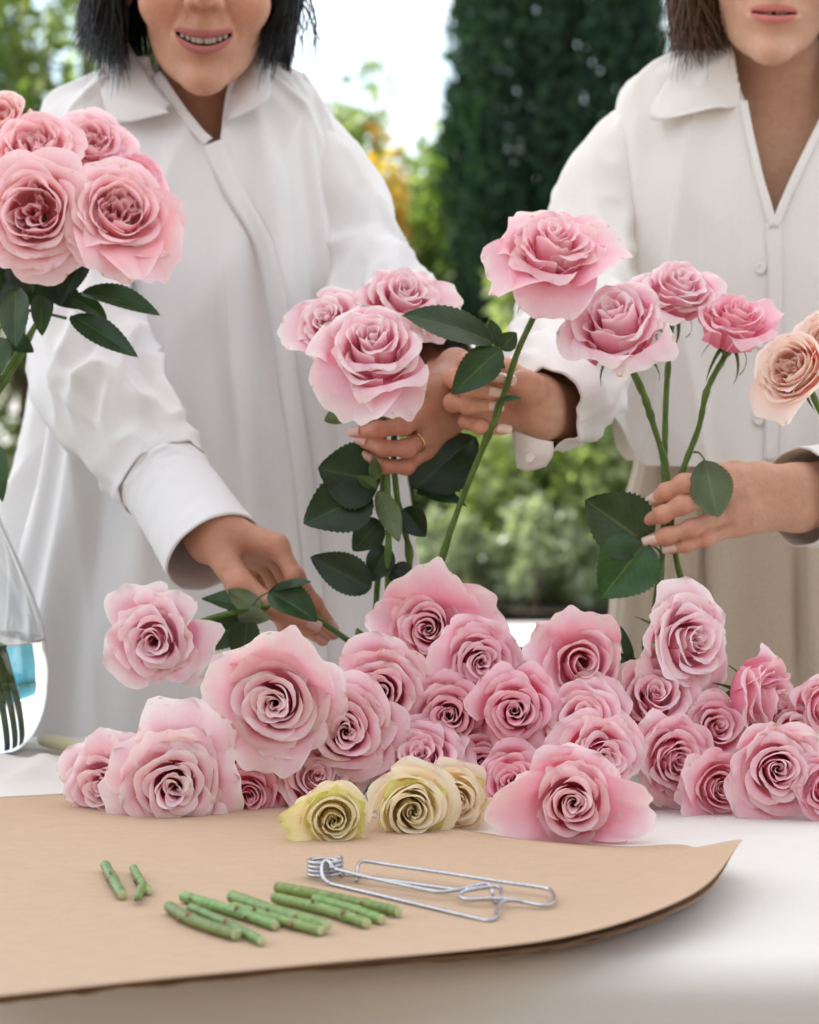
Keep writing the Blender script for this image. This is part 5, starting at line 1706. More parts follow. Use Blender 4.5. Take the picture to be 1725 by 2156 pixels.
R_(885, 1602, 88, 2.245, (-0.10, 0.55), 'upward facing pink rose right above the yellow roses', n=28, op=0.45, seed=42, group=GP, guards=[(30, 1.3, 0.95), (160, 1.2, 0.9), (100, 1.2, 0.8)], tint=T_cool)
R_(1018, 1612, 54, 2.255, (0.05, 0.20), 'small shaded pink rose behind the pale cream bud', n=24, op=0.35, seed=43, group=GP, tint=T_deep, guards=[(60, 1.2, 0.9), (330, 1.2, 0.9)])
R_(1222, 1398, 80, 2.285, (0.12, 0.12), 'half open pink rosebud with curled back petals near the top of the heap', n=18, op=0.28, seed=44, group=GP, inner=0.16, guards=[(95, 1.50, 0.72, 1.1, 0.6), (155, 1.55, 0.85, 0.8, 0.9), (200, 1.35, 0.65, 1.1), (30, 1.3, 0.75), (280, 1.2, 0.8)])
R_(1448, 1352, 92, 2.30, (0.55, 0.12), 'large pale pink rose turned right, at the top right of the heap below the stems', n=26, op=0.42, seed=45, group=GP, tint=T_pale, guards=[(95, 1.30, 0.8, 1.2), (165, 1.32, 0.62, 1.2), (215, 1.40, 0.7, 1.1), (270, 1.25, 0.8), (20, 1.2, 0.9)])
R_(1232, 1520, 82, 2.245, (0.05, 0.55), 'upward tilted pink rose above the big front rose', n=28, op=0.45, seed=46, group=GP, guards=[(165, 1.2, 0.8), (95, 1.2, 0.8), (20, 1.2, 0.9)])
R_(1268, 1592, 80, 2.205, (0.40, 0.15), 'pink rose just above and right of the big front rose, facing right', n=26, op=0.4, seed=47, group=GP, guards=[(120, 1.35, 0.7), (60, 1.3, 0.8), (180, 1.3, 0.7), (330, 1.2, 0.9)])
R_(1380, 1472, 80, 2.285, (0.05, 0.45), 'pink rose tucked under the large pale rose at the right', n=27, op=0.4, seed=48, group=GP, guards=[(170, 1.25, 0.8), (120, 1.4, 0.75), (10, 1.2, 0.9)], tint=T0)
R_(1132, 1592, 42, 2.275, (0.0, 0.10), 'little dark pink rose deep between the heaped roses', n=20, op=0.35, seed=49, group=GP, tint=T_deep)
R_(1606, 1466, 86, 2.31, (1.30, 0.12), 'pink rose lying on its side, pointing right at the back of the heap', n=22, op=0.22, seed=50, group=GP, guards=[(95, 1.35, 0.45, 1.2), (200, 1.35, 0.4, 1.2), (270, 1.3, 0.5), (30, 1.3, 0.5)])
R_(1505, 1535, 66, 2.285, (0.25, 0.25), 'pink rose with one curled petal behind the right front roses', n=22, op=0.35, seed=51, group=GP, guards=[(100, 1.35, 0.7, 0.9, 0.9), (200, 1.2, 0.7), (30, 1.1, 0.8)])
R_(1738, 1655, 62, 2.19, (0.2, 0.02), 'deep pink rose cut off by the right picture edge, front row', n=24, op=0.35, seed=52, group=GP, guards=[(180, 1.3, 0.8), (120, 1.2, 0.8), (250, 1.2, 0.9)], tint=T_deep)
R_(1738, 1488, 52, 2.30, (0.3, 0.1), 'pink rose cut off by the right picture edge, back row', n=22, op=0.35, seed=53, group=GP, guards=[(150, 1.2, 0.8), (220, 1.2, 0.8)])
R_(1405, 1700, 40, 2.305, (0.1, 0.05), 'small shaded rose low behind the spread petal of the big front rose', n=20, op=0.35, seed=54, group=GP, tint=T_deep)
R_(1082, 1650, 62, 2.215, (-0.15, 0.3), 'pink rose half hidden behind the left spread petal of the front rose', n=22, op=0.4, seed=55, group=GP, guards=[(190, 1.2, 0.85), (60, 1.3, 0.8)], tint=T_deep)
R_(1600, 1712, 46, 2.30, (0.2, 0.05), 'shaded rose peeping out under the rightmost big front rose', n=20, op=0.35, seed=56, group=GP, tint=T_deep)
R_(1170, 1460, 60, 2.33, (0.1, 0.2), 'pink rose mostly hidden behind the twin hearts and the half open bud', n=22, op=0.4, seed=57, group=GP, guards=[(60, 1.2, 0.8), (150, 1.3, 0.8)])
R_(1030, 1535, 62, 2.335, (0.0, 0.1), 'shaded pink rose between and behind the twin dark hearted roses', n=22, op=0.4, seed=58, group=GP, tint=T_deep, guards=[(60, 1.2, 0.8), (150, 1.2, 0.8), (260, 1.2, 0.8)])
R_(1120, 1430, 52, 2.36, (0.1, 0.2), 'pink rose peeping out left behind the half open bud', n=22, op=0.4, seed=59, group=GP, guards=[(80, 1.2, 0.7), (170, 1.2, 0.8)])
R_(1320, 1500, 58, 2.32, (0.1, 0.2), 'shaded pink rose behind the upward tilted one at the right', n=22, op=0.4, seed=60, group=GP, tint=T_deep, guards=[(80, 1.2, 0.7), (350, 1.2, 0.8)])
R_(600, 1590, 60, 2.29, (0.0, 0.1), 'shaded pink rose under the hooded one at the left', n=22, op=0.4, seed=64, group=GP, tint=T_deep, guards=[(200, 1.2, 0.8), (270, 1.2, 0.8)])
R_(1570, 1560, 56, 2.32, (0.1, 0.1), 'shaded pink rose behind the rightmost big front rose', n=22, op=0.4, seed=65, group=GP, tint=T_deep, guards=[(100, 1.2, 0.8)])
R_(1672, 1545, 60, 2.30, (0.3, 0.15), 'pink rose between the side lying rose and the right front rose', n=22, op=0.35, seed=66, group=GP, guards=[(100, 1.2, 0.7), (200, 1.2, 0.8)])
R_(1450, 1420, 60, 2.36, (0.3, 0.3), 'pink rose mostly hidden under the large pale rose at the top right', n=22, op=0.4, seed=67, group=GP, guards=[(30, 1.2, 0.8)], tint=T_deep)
# --- yellow roses
R_(704, 1722, 66, 2.06, (0.10, 0.03), 'small greenish yellow rose in front, with one loose green petal on its left', n=26, op=0.12, seed=61, mat=M_CREAM, gmat=M_GREENISH, tint=(1, 0.99, 0.92), ruffle=0.7, inner=0.07, squash=0.95,
   guards=[(188, 1.5, 0.95, 0.72, 0.5), (90, 1.18, 0.55, 1.2, 0.5), (20, 1.15, 0.6, 1.2), (320, 1.15, 0.62, 1.1), (250, 1.15, 0.62, 1.1), (140, 1.15, 0.6, 1.1)], name='yellow_rose')
R_(868, 1704, 84, 2.10, (0.15, 0.04), 'largest of the cream yellow roses, in the middle front', n=27, op=0.2, seed=62, mat=M_CREAM, tint=(1, 0.98, 0.95), ruffle=0.7, inner=0.08, gmat=M_GREENISH,
   guards=[(205, 1.15, 0.62, 1.1), (120, 1.1, 0.6, 1.1), (300, 1.15, 0.65, 1.1), (30, 1.08, 0.62)], name='yellow_rose')
R_(962, 1688, 66, 2.145, (0.15, 0.05), 'pale cream rose right behind the largest yellow rose', n=24, op=0.3, seed=63, mat=M_CREAM, tint=(1, 0.96, 0.94), ruffle=0.8, gmat=M_GREENISH, guards=[(150, 1.25, 0.7), (300, 1.15, 0.75), (30, 1.12, 0.8)], name='yellow_rose')

# --- lifted rose at the left hand
r = R_(328, 1350, 98, 2.36, (-0.12, -0.04), 'lifted pale pink open rose held sideways over the left end of the heap', style='tea', n=24, op=0.72, ruffle=1.9, inner=0.13, seed=71, tint=T_pale,
       guards=[(140, 1.35, 0.92, 0.85, 0.7), (95, 1.15, 0.9), (5, 1.25, 0.75, 1.0), (330, 1.2, 0.85), (215, 1.1, 0.95), (270, 1.15, 1.0), (50, 1.1, 0.85)],
       stem=[(400, 1318, 2.43), (450, 1300, 2.44), (520, 1283, 2.45), (580, 1277, 2.455), (640, 1287, 2.465), (700, 1325, 2.48), (760, 1365, 2.50), (860, 1410, 2.52)])
add_leaf(r, (536, 1280, 2.45), (424, 1256, 2.47), 66, (0, -0.6, 0.8), seed=1)
add_leaf(r, (530, 1288, 2.455), (428, 1368, 2.47), 74, (0.2, -1, 0.2), seed=2)
add_leaf(r, (548, 1283, 2.445), (480, 1243, 2.45), 50, (0, 1, -0.3), seed=3)
add_leaf(r, (500, 1300, 2.445), (572, 1298, 2.44), 46, (0, 1, 0.3), seed=4, droop=0.3)
add_leaf(r, (522, 1300, 2.45), (508, 1412, 2.45), 72, (-0.2, -1, 0.1), seed=5)
add_leaf(r, (566, 1247, 2.43), (668, 1302, 2.415), 84, (0.2, -0.8, 0.5), seed=6, stalk_from=(527, 1280, 2.448), fold=0.5)
add_leaf(r, (575, 1243, 2.432), (655, 1222, 2.42), 36, (0.1, -0.5, 0.8), seed=7)

# --- bunch in the left person's hand
GB = 'roses bunched in the gold ringed hand'
b1 = R_(788, 742, 110, 2.40, (-0.08, 0.68), 'front pink rose of the bunch in the gold ringed hand', n=24, op=0.35, ruffle=1.1, seed=81, tint=T_pale, group=GB,
        guards=[(245, 1.55, 1.45, 1.0, 0.2), (300, 1.50, 1.5, 0.8, 0.2), (175, 1.15, 0.6, 1.2), (20, 1.25, 0.72, 1.2), (95, 1.1, 0.7), (215, 1.15, 0.55, 1.2), (330, 1.15, 0.55, 1.2)],
        stem=[(806, 900, 2.455), (815, 1000, 2.46), (818, 1120, 2.46), (815, 1290, 2.47), (812, 1380, 2.50)], sep_open=1.4)
b2 = R_(692, 680, 80, 2.49, (-0.4, 0.60), 'left rear pink rose of the bunch in the gold ringed hand', n=25, op=0.45, seed=82, tint=T_pale, group=GB,
        guards=[(200, 1.6, 1.0, 0.9, 0.4), (100, 1.25, 0.75), (265, 1.3, 0.8), (160, 1.2, 0.8)], stem=[(760, 820, 2.48), (800, 920, 2.475), (805, 1060, 2.475), (790, 1300, 2.49)])
b3 = R_(848, 640, 88, 2.51, (0.25, 0.85), 'right rear pink rose of the bunch in the gold ringed hand', n=27, op=0.5, seed=83, tint=T_pale, group=GB,
        guards=[(340, 1.65, 1.0, 0.9, 0.4), (40, 1.3, 0.8), (100, 1.3, 0.7), (290, 1.4, 0.85), (10, 1.3, 0.8)], stem=[(860, 780, 2.49), (830, 920, 2.475), (838, 1060, 2.475), (862, 1170, 2.48), (850, 1300, 2.49)])
DK = (0.5, 0.54, 0.52)
for k, (bp_, tp_, w, nr) in enumerate([
        ((800, 1015, 2.462), (670, 985, 2.45), 150, (0.1, -1, 0.25)), ((782, 1040, 2.46), (640, 1100, 2.44), 130, (0.1, -1, 0.35)), ((872, 1030, 2.47), (1006, 915, 2.50), 140, (0.2, -1, 0.3)),
        ((782, 1238, 2.455), (655, 1172, 2.44), 90, (0.0, -1, 0.4)), ((874, 1040, 2.465), (985, 1058, 2.46), 66, (0.0, -0.5, 0.9)), ((800, 1095, 2.47), (745, 1160, 2.46), 70, (0.2, -1, 0.2)),
        ((850, 1070, 2.465), (896, 1130, 2.46), 62, (-0.2, -1, 0.2)), ((822, 1200, 2.465), (872, 1225, 2.46), 60, (0, -0.8, 0.5)), ((815, 1150, 2.465), (780, 1225, 2.46), 64, (0.1, -1, 0.1))]):
    add_leaf([b1, b2, b3][k % 3], bp_, tp_, w, nr, DK, seed=20 + k)
add_leaf(b1, (795, 1033, 2.452), (845, 1142, 2.44), 52, (0.3, 1, 0), (0.8, 0.85, 0.8), seed=41)
add_leaf(b1, (789, 1012, 2.452), (790, 962, 2.44), 30, (0.2, 1, 0), (0.8, 0.9, 0.7), seed=42)
add_leaf(b1, (792, 1030, 2.452), (752, 1000, 2.44), 30, (0.2, 1, 0.3), (0.8, 0.9, 0.7), seed=43)
add_leaf(b2, (738, 862, 2.47), (683, 888, 2.46), 44, (0.2, 0.9, -0.3), (0.8, 0.9, 0.8), seed=44)

# --- single rose held up
s1 = R_(1165, 540, 98, 2.40, (0.10, 1.15), 'single pink rose held up on its stem in front of the cypress', n=24, op=0.30, seed=91, ruffle=1.1,
        guards=[(112, 1.55, 0.85, 1.0, 0.4), (65, 1.45, 0.85, 0.9, 0.4), (2, 1.75, 0.98, 1.05, 0.4), (150, 1.35, 0.7, 1.1), (205, 1.75, 1.35, 0.8, 0.3), (262, 1.6, 1.65, 1.0, 0.2), (330, 1.35, 0.62, 1.2), (285, 1.2, 0.5, 1.2), (235, 1.2, 0.5, 1.2)],
        stem=[(1108, 700, 2.42), (1085, 755, 2.425), (1062, 830, 2.43), (1040, 890, 2.435), (1020, 935, 2.44), (962, 1080, 2.45), (920, 1210, 2.46), (895, 1300, 2.48)], sep_open=1.7)
pet = (1062, 775, 2.428)
add_leaf(s1, (1040, 722, 2.415), (853, 652, 2.40), 104, (0.0, -0.75, 0.75), (0.9, 0.98, 1.0), seed=51, stalk_from=pet, fold=0.35)
add_leaf(s1, (1055, 734, 2.41), (953, 826, 2.395), 82, (-0.1, -1, 0.15), (1, 1.05, 0.9), seed=52)
add_leaf(s1, (1054, 735, 2.418), (1088, 700, 2.42), 44, (0.2, -1, 0.3), (0.9, 0.9, 0.9), seed=53)
add_leaf(s1, (1050, 732, 2.42), (1034, 672, 2.425), 34, (0.3, -0.8, 0.2), (0.8, 0.8, 0.8), seed=54)
add_leaf(s1, (1048, 845, 2.425), (1096, 836, 2.415), 17, (0.0, -0.8, 0.6), (1.2, 1.3, 1), seed=55, stalk_from=(1040, 880, 2.432))

# --- three roses in the right person's left hand
GT = 'three roses held by the right person'
t1 = R_(1300, 698, 110, 2.40, (-0.38, 0.85), 'big pale pink open rose, leftmost of the three held in the right hand group', n=24, op=0.40, ruffle=1.3, inner=0.10, seed=101, group=GT, tint=T_pale,
        guards=[(200, 1.2, 0.85, 1.0), (250, 1.15, 0.7, 1.1), (300, 1.15, 0.6, 1.2), (350, 1.30, 0.62, 1.2), (120, 1.2, 0.9), (80, 1.1, 0.8)],
        stem=[(1350, 815, 2.44), (1378, 900, 2.455), (1402, 985, 2.465), (1408, 1080, 2.468), (1392, 1190, 2.47), (1374, 1310, 2.48)], sep_open=1.6)
t2 = R_(1425, 622, 84, 2.49, (0.10, 1.05), 'pink rose at the back of the three held by the right person', n=24, op=0.45, seed=102, group=GT, tint=T_pale,
        guards=[(350, 1.45, 0.85, 1.0), (80, 1.35, 0.8), (160, 1.35, 0.85), (240, 1.35, 0.5, 1.3), (300, 1.35, 0.5, 1.3)],
        stem=[(1408, 760, 2.485), (1402, 860, 2.48), (1400, 985, 2.472), (1398, 1120, 2.472), (1384, 1300, 2.48)], sep_open=1.7)
t3 = R_(1542, 690, 84, 2.46, (0.22, 1.5), 'cupped deep pink rosebud, rightmost of the three held by the right person', n=20, op=0.2, seed=103, group=GT, tint=T_deep,
        guards=[(12, 1.65, 0.72, 0.7, 0.9), (60, 1.3, 0.5), (130, 1.3, 0.55), (215, 1.3, 0.35, 1.3), (275, 1.25, 0.30, 1.4), (320, 1.25, 0.35, 1.3)],
        stem=[(1490, 820, 2.465), (1472, 900, 2.468), (1440, 985, 2.47), (1414, 1080, 2.472), (1425, 1180, 2.475), (1446, 1260, 2.48), (1456, 1330, 2.49)], sep_open=1.6)
add_leaf(t1, (1366, 1148, 2.455), (1234, 1052, 2.44), 150, (0.1, -1, 0.2), (1.25, 1.2, 1.1), seed=61, stalk_from=(1398, 1172, 2.468))
add_leaf(t1, (1360, 1140, 2.448), (1268, 1258, 2.435), 142, (0.1, -1, 0.2), (1.55, 1.45, 1.3), seed=62)
add_leaf(t3, (1484, 968, 2.43), (1512, 1092, 2.405), 96, (0.2, 1, -0.1), (1.05, 1.08, 1.0), seed=63, stalk_from=(1462, 952, 2.466))

# --- peach rose at the right edge
R_(1668, 775, 84, 2.36, (-0.75, 0.45), 'peach coloured cupped garden rose at the right picture edge', style='quartered', n=38, op=0.12, seed=111, mat=M_PEACH, ruffle=0.6, group='peach garden roses',
   guards=[(255, 1.55, 1.25, 0.9, 0.2), (200, 1.2, 0.5, 1.3), (120, 1.15, 0.45, 1.3), (290, 1.2, 0.4, 1.3), (340, 1.2, 0.4, 1.3)], stem=[(1735, 880, 2.40), (1800, 980, 2.45), (1840, 1250, 2.50), (1850, 1600, 2.52)], name='peach_rose')
R_(1745, 715, 70, 2.40, (-0.3, 0.5), 'peach pink garden rose cut by the right picture edge, above its neighbour', style='quartered', n=34, op=0.3, seed=112, mat=M_PEACH, ruffle=0.8, group='peach garden roses', guards=[(180, 1.2, 0.5, 1.2), (240, 1.2, 0.5, 1.2)],
   stem=[(1775, 860, 2.42), (1830, 1000, 2.45), (1860, 1250, 2.50), (1865, 1600, 2.52)], name='peach_rose')

# --- garden roses in the glass vase
GV = 'garden roses in the glass vase'
def vstem(x, y, k):
    return [(x * 0.62 - 20, y + 150, 2.53), (x * 0.35 - 60, 760, 2.57), (-92 + 4 * k, 960, 2.60), (-100 + 9 * k, 1180, 2.60), (-84 + 26 * k, 1400, 2.60), (-70 + 34 * k, 1555, 2.60)]
g1 = R_(72, 445, 112, 2.46, (-0.02, 0.14), 'wide ruffled blush rose at the front of the vase, facing the camera', style='quartered', n=44, op=0.62, ruffle=1.3, seed=121, mat=M_BLUSH, tint=(1, 0.95, 1.02), group=GV, guards=[(260, 1.28, 1.05, 1.1), (225, 1.2, 1.0), (310, 1.2, 1.0), (90, 1.1, 0.9), (20, 1.1, 0.9), (150, 1.1, 0.9)], stem=vstem(72, 445, 0))
g2 = R_(252, 445, 105, 2.47, (0.35, 0.38), 'layered blush rose at the right of the vase, petals hanging at its lower edge', style='quartered', n=44, op=0.5, ruffle=1.0, seed=122, mat=M_BLUSH, tint=(1, 0.95, 1.02), group=GV,
        guards=[(300, 1.75, 1.15, 0.85, 0.3), (262, 1.6, 1.1, 0.95, 0.3), (335, 1.5, 1.05, 0.9), (225, 1.35, 0.8), (180, 1.25, 0.7, 1.1), (20, 1.2, 0.8), (90, 1.1, 0.8)], stem=vstem(250, 450, 2))
g3 = R_(75, 318, 86, 2.53, (0.1, 0.75), 'pink garden rose facing upward above the wide front rose of the vase', style='quartered', n=36, op=0.6, ruffle=1.3, seed=123, mat=M_BLUSH, tint=(1, 0.95, 1.02), group=GV, guards=[(20, 1.25, 0.9), (160, 1.2, 0.9), (270, 1.2, 0.8)], stem=vstem(75, 318, 1))
g4 = R_(192, 300, 79, 2.57, (0.2, 0.6), 'pink garden rose at the back of the vase, top middle', style='quartered', n=34, op=0.7, ruffle=1.5, seed=124, mat=M_BLUSH, tint=(1, 0.97, 1.06), group=GV, guards=[(90, 1.2, 0.7), (30, 1.25, 0.9), (150, 1.2, 0.8), (280, 1.25, 0.8)], stem=vstem(190, 300, 3))
g5 = R_(0, 248, 64, 2.56, (-0.3, 0.6), 'pink garden rose cut by the left picture edge, top of the vase', style='quartered', n=30, op=0.4, ruffle=1.0, seed=125, mat=M_BLUSH, group=GV, guards=[(60, 1.25, 0.6, 1.2), (330, 1.25, 0.6, 1.2), (270, 1.2, 0.6)], stem=vstem(0, 248, -1))
g6 = R_(285, 375, 69, 2.57, (0.75, 0.5), 'deeper pink garden rose peeping out behind the layered rose of the vase', style='quartered', n=30, op=0.6, ruffle=1.4, seed=126, mat=M_BLUSH, tint=(1, 0.80, 0.95), group=GV, guards=[(30, 1.3, 0.85), (340, 1.3, 0.9), (300, 1.3, 0.9)], stem=vstem(280, 375, 2.5))
g7 = R_(-85, 400, 90, 2.52, (-0.4, 0.3), 'blush garden rose outside the left picture edge in the vase', style='quartered', n=30, op=0.5, seed=127, mat=M_BLUSH, group=GV, stem=vstem(-85, 400, -2))
for k, (bp_, tp_, w, nr, tn) in enumerate([
        ((192, 530, 2.52), (122, 636, 2.50), 78, (-0.5, -1, 0.1), DK), ((172, 616, 2.51), (333, 652, 2.46), 62, (0.1, -0.8, 0.6), (0.8, 0.85, 0.85)), ((150, 664, 2.51), (288, 748, 2.45), 62, (-0.1, -0.8, 0.6), (0.9, 0.95, 0.9)),
        ((86, 622, 2.51), (88, 704, 2.49), 46, (0.2, -1, 0), (0.9, 0.9, 0.85)), ((34, 608, 2.50), (30, 726, 2.46), 70, (-0.2, -1, 0.2), (1.3, 1.2, 1.0)), ((16, 706, 2.51), (70, 741, 2.50), 44, (0, -1, 0.3), (0.8, 0.8, 0.8)),
        ((-6, 712, 2.50), (4, 780, 2.47), 56, (0, -1, 0.3), (1.0, 1.1, 0.9)), ((-14, 935, 2.58), (5, 1052, 2.55), 46, (0.2, -1, 0.1), (1.2, 1.2, 1.0)), ((60, 590, 2.53), (110, 660, 2.52), 62, (0, -1, 0.2), DK), ((30, 570, 2.53), (-20, 650, 2.52), 80, (0, -1, 0.2), DK),
        ((110, 600, 2.53), (170, 650, 2.52), 60, (0, -1, 0.5), DK), ((20, 560, 2.52), (70, 610, 2.50), 56, (0, -1, 0.6), (0.8, 0.85, 0.8)), ((150, 625, 2.515), (225, 668, 2.50), 48, (0, -0.8, 0.7), (1.0, 1.0, 0.9)),
        ((-20, 640, 2.52), (-60, 740, 2.5), 70, (0, -1, 0.3), DK)]):
    add_leaf([g1, g2, g3, g6][k % 4], bp_, tp_, w, nr, tn, seed=70 + k, fold=0.3)
v, f = tube(spline([P(140, 670, 2.52), P(105, 662, 2.525), P(60, 655, 2.54), P(0, 690, 2.56)], 12), 0.0016, 6)
put(obj('leaf_stalk', make_mesh('leaf_stalk', v, f), M_STEM), g2)
# loose leaves among the heaped stems
for k, (own, bp_, tp_, w, nr) in enumerate([((1080, 1400), (1120, 1400, 2.36), (1082, 1362, 2.36), 40, (0, -1, 0.3)), ((1310, 1350), (1330, 1400, 2.36), (1308, 1318, 2.36), 26, (0.2, -1, 0)), ((480, 1590), (500, 1640, 2.27), (478, 1560, 2.27), 60, (0, -1, 0.3)),
                                            ((500, 1560), (520, 1600, 2.28), (455, 1552, 2.29), 40, (0, -1, 0.5)), ((740, 1345), (768, 1368, 2.42), (752, 1322, 2.42), 30, (0, 1, 0.2)), ((1300, 1390), (1345, 1410, 2.36), (1300, 1376, 2.36), 34, (0, -1, 0.3))]):
    br = {0: 'rose_sprig'}
    rt = thing('loose_leaf', ['dark leaf sticking up between the topmost rose and the half open bud', 'thin green leaf tip left of the large pale rose', 'dark green leaf under the hooded rose at the left', 'dark leaf lying beside the left front rose, behind it', 'small pale leaf left of the topmost rose', 'small green leaf right of the half open bud'][k], 'leaf', tuple(P(*bp_)))
    lr = np.random.default_rng(300 + k)
    put(obj('blade', leaf_mesh(P(*bp_), P(*tp_), w * bp_[2] / FPX, nr, lr), M_RLEAF, color=(1, 1, 1)), rt)
# ------------------------------------------------------------------ kraft paper
def kraft_material():
    m, N, L = new_mat('kraft_paper')
    out = N.new('ShaderNodeOutputMaterial')
    b = N.new('ShaderNodeBsdfPrincipled'); b.inputs['Roughness'].default_value = 0.75; b.inputs['Specular IOR Level'].default_value = 0.25
    tc = N.new('ShaderNodeTexCoord')
    mp = N.new('ShaderNodeMapping'); mp.inputs['Scale'].default_value = (60, 300, 60); mp.inputs['Rotation'].default_value = (0, 0, 0.5)
    L.new(tc.outputs['Object'], mp.inputs[0])
    n1 = N.new('ShaderNodeTexNoise'); n1.inputs['Scale'].default_value = 1.0; n1.inputs['Detail'].default_value = 3
    L.new(mp.outputs[0], n1.inputs['Vector'])
    n2 = N.new('ShaderNodeTexNoise'); n2.inputs['Scale'].default_value = 700; n2.inputs['Detail'].default_value = 3
    L.new(tc.outputs['Object'], n2.inputs['Vector'])
    ad = N.new('ShaderNodeMath'); ad.operation = 'ADD'
    L.new(n1.outputs['Fac'], ad.inputs[0]); L.new(n2.outputs['Fac'], ad.inputs[1])
    mr = N.new('ShaderNodeMapRange'); mr.inputs['From Min'].default_value = 0.6; mr.inputs['From Max'].default_value = 1.4
    L.new(ad.outputs[0], mr.inputs[0])
    cr = N.new('ShaderNodeMix'); cr.data_type = 'RGBA'
    cr.inputs['A'].default_value = (0.455, 0.315, 0.205, 1); cr.inputs['B'].default_value = (0.54, 0.385, 0.26, 1)
    L.new(mr.outputs[0], cr.inputs['Factor'])
    L.new(cr.outputs['Result'], b.inputs['Base Color'])
    bp = N.new('ShaderNodeBump'); bp.inputs['Strength'].default_value = 0.15; bp.inputs['Distance'].default_value = 0.0005
    L.new(ad.outputs[0], bp.inputs['Height']); L.new(bp.outputs[0], b.inputs['Normal'])
    L.new(b.outputs[0], out.inputs[0])
    return m
M_KRAFT = kraft_material()
def paper_sheet(rear, front, dz, seed, rag=0.0):
    nu, nv = 150, 60
    A = spline(np.array([Pz(x, y, TABLE_Z + z + dz) for x, y, z in rear]), nu)
    B = spline(np.array([Pz(x, y, TABLE_Z + z + dz) for x, y, z in front]), nu)
    lr = np.random.default_rng(seed)
    B = B + rag * (fbm(np.stack([np.linspace(0, 22, nu), np.full(nu, seed), np.zeros(nu)], 1), 3))[:, None] * np.array([0.3, 1.0, 0.1])
    t = np.linspace(0, 1, nv)[:, None, None]
    S = A[None] * (1 - t) + B[None] * t
    # belly: lies flat on the table away from its raised edge
    raise_ = S[..., 2] - (TABLE_Z + dz)
    S[..., 2] = TABLE_Z + dz + raise_ * (1 - (1 - (0.08 + 0.92 * np.linspace(0, 1, nv)[:, None] ** 5)) * (1 - sstep(0.6, 1.0, np.linspace(0, 1, nu))[None])) + 0.0012 * np.sin(S[..., 0] * 9 + seed)
    return thick_sheet(S, 0.0005)
REAR = [(-120, 1684, 0.001), (60, 1674, 0.001), (300, 1668, 0.001), (560, 1690, 0.001), (800, 1722, 0.002), (1050, 1755, 0.004), (1300, 1774, 0.012), (1450, 1776, 0.022), (1562, 1768, 0.034)]
FRONT = [(-120, 2108, 0.006), (100, 2085, 0.006), (350, 2060, 0.006), (700, 2030, 0.006), (1000, 2004, 0.009), (1200, 1975, 0.015), (1370, 1925, 0.022), (1490, 1862, 0.028), (1563, 1769, 0.034)]
pv, pf_ = paper_sheet(REAR, FRONT, 0.0085, 1)
PAPER_BVH = bvh_of(pv, pf_)
def paper_z(x, y):
    h = PAPER_BVH.ray_cast(Vector((x, y, 1.2)), Vector((0, 0, -1)))
    return h[0].z if h[0] else TABLE_Z + 0.0105
o = obj('kraft_paper', make_mesh('kraft_paper', pv, pf_), M_KRAFT)
tag(o, 'topmost brown kraft paper sheet with the cut stems lying on it, its corner curling up', 'paper', 'stacked sheets of kraft paper')
F2 = [(x, y + 7 + (6 if x > 900 else 0), z * 0.62) for x, y, z in FRONT[:-1]] + [(1552, 1782, 0.026)]
R2 = [(x, y, z * 0.6) for x, y, z in REAR[:-1]] + [(1552, 1781, 0.026)]
pv, pf_ = paper_sheet(R2, F2, 0.0050, 2, 0.004)
o = obj('kraft_paper', make_mesh('kraft_paper', pv, pf_), M_KRAFT)
tag(o, 'second brown kraft paper sheet, a ragged edge just under the top one', 'paper', 'stacked sheets of kraft paper')
F3 = [(x, y + 16 + (4 if x < 500 else 0), z * 0.35) for x, y, z in FRONT[:-1]] + [(1515, 1835, 0.014)]
R3 = [(x, y, z * 0.3) for x, y, z in REAR[:-1]] + [(1515, 1834, 0.014)]
pv, pf_ = paper_sheet(R3, F3, 0.0015 + 0.0012, 3, 0.006)
o = obj('kraft_paper', make_mesh('kraft_paper', pv, pf_), M_KRAFT)
tag(o, 'lowest brown kraft paper sheet, showing as a shadowed edge at the bottom left', 'paper', 'stacked sheets of kraft paper')
PAPER_Z = TABLE_Z + 0.0105

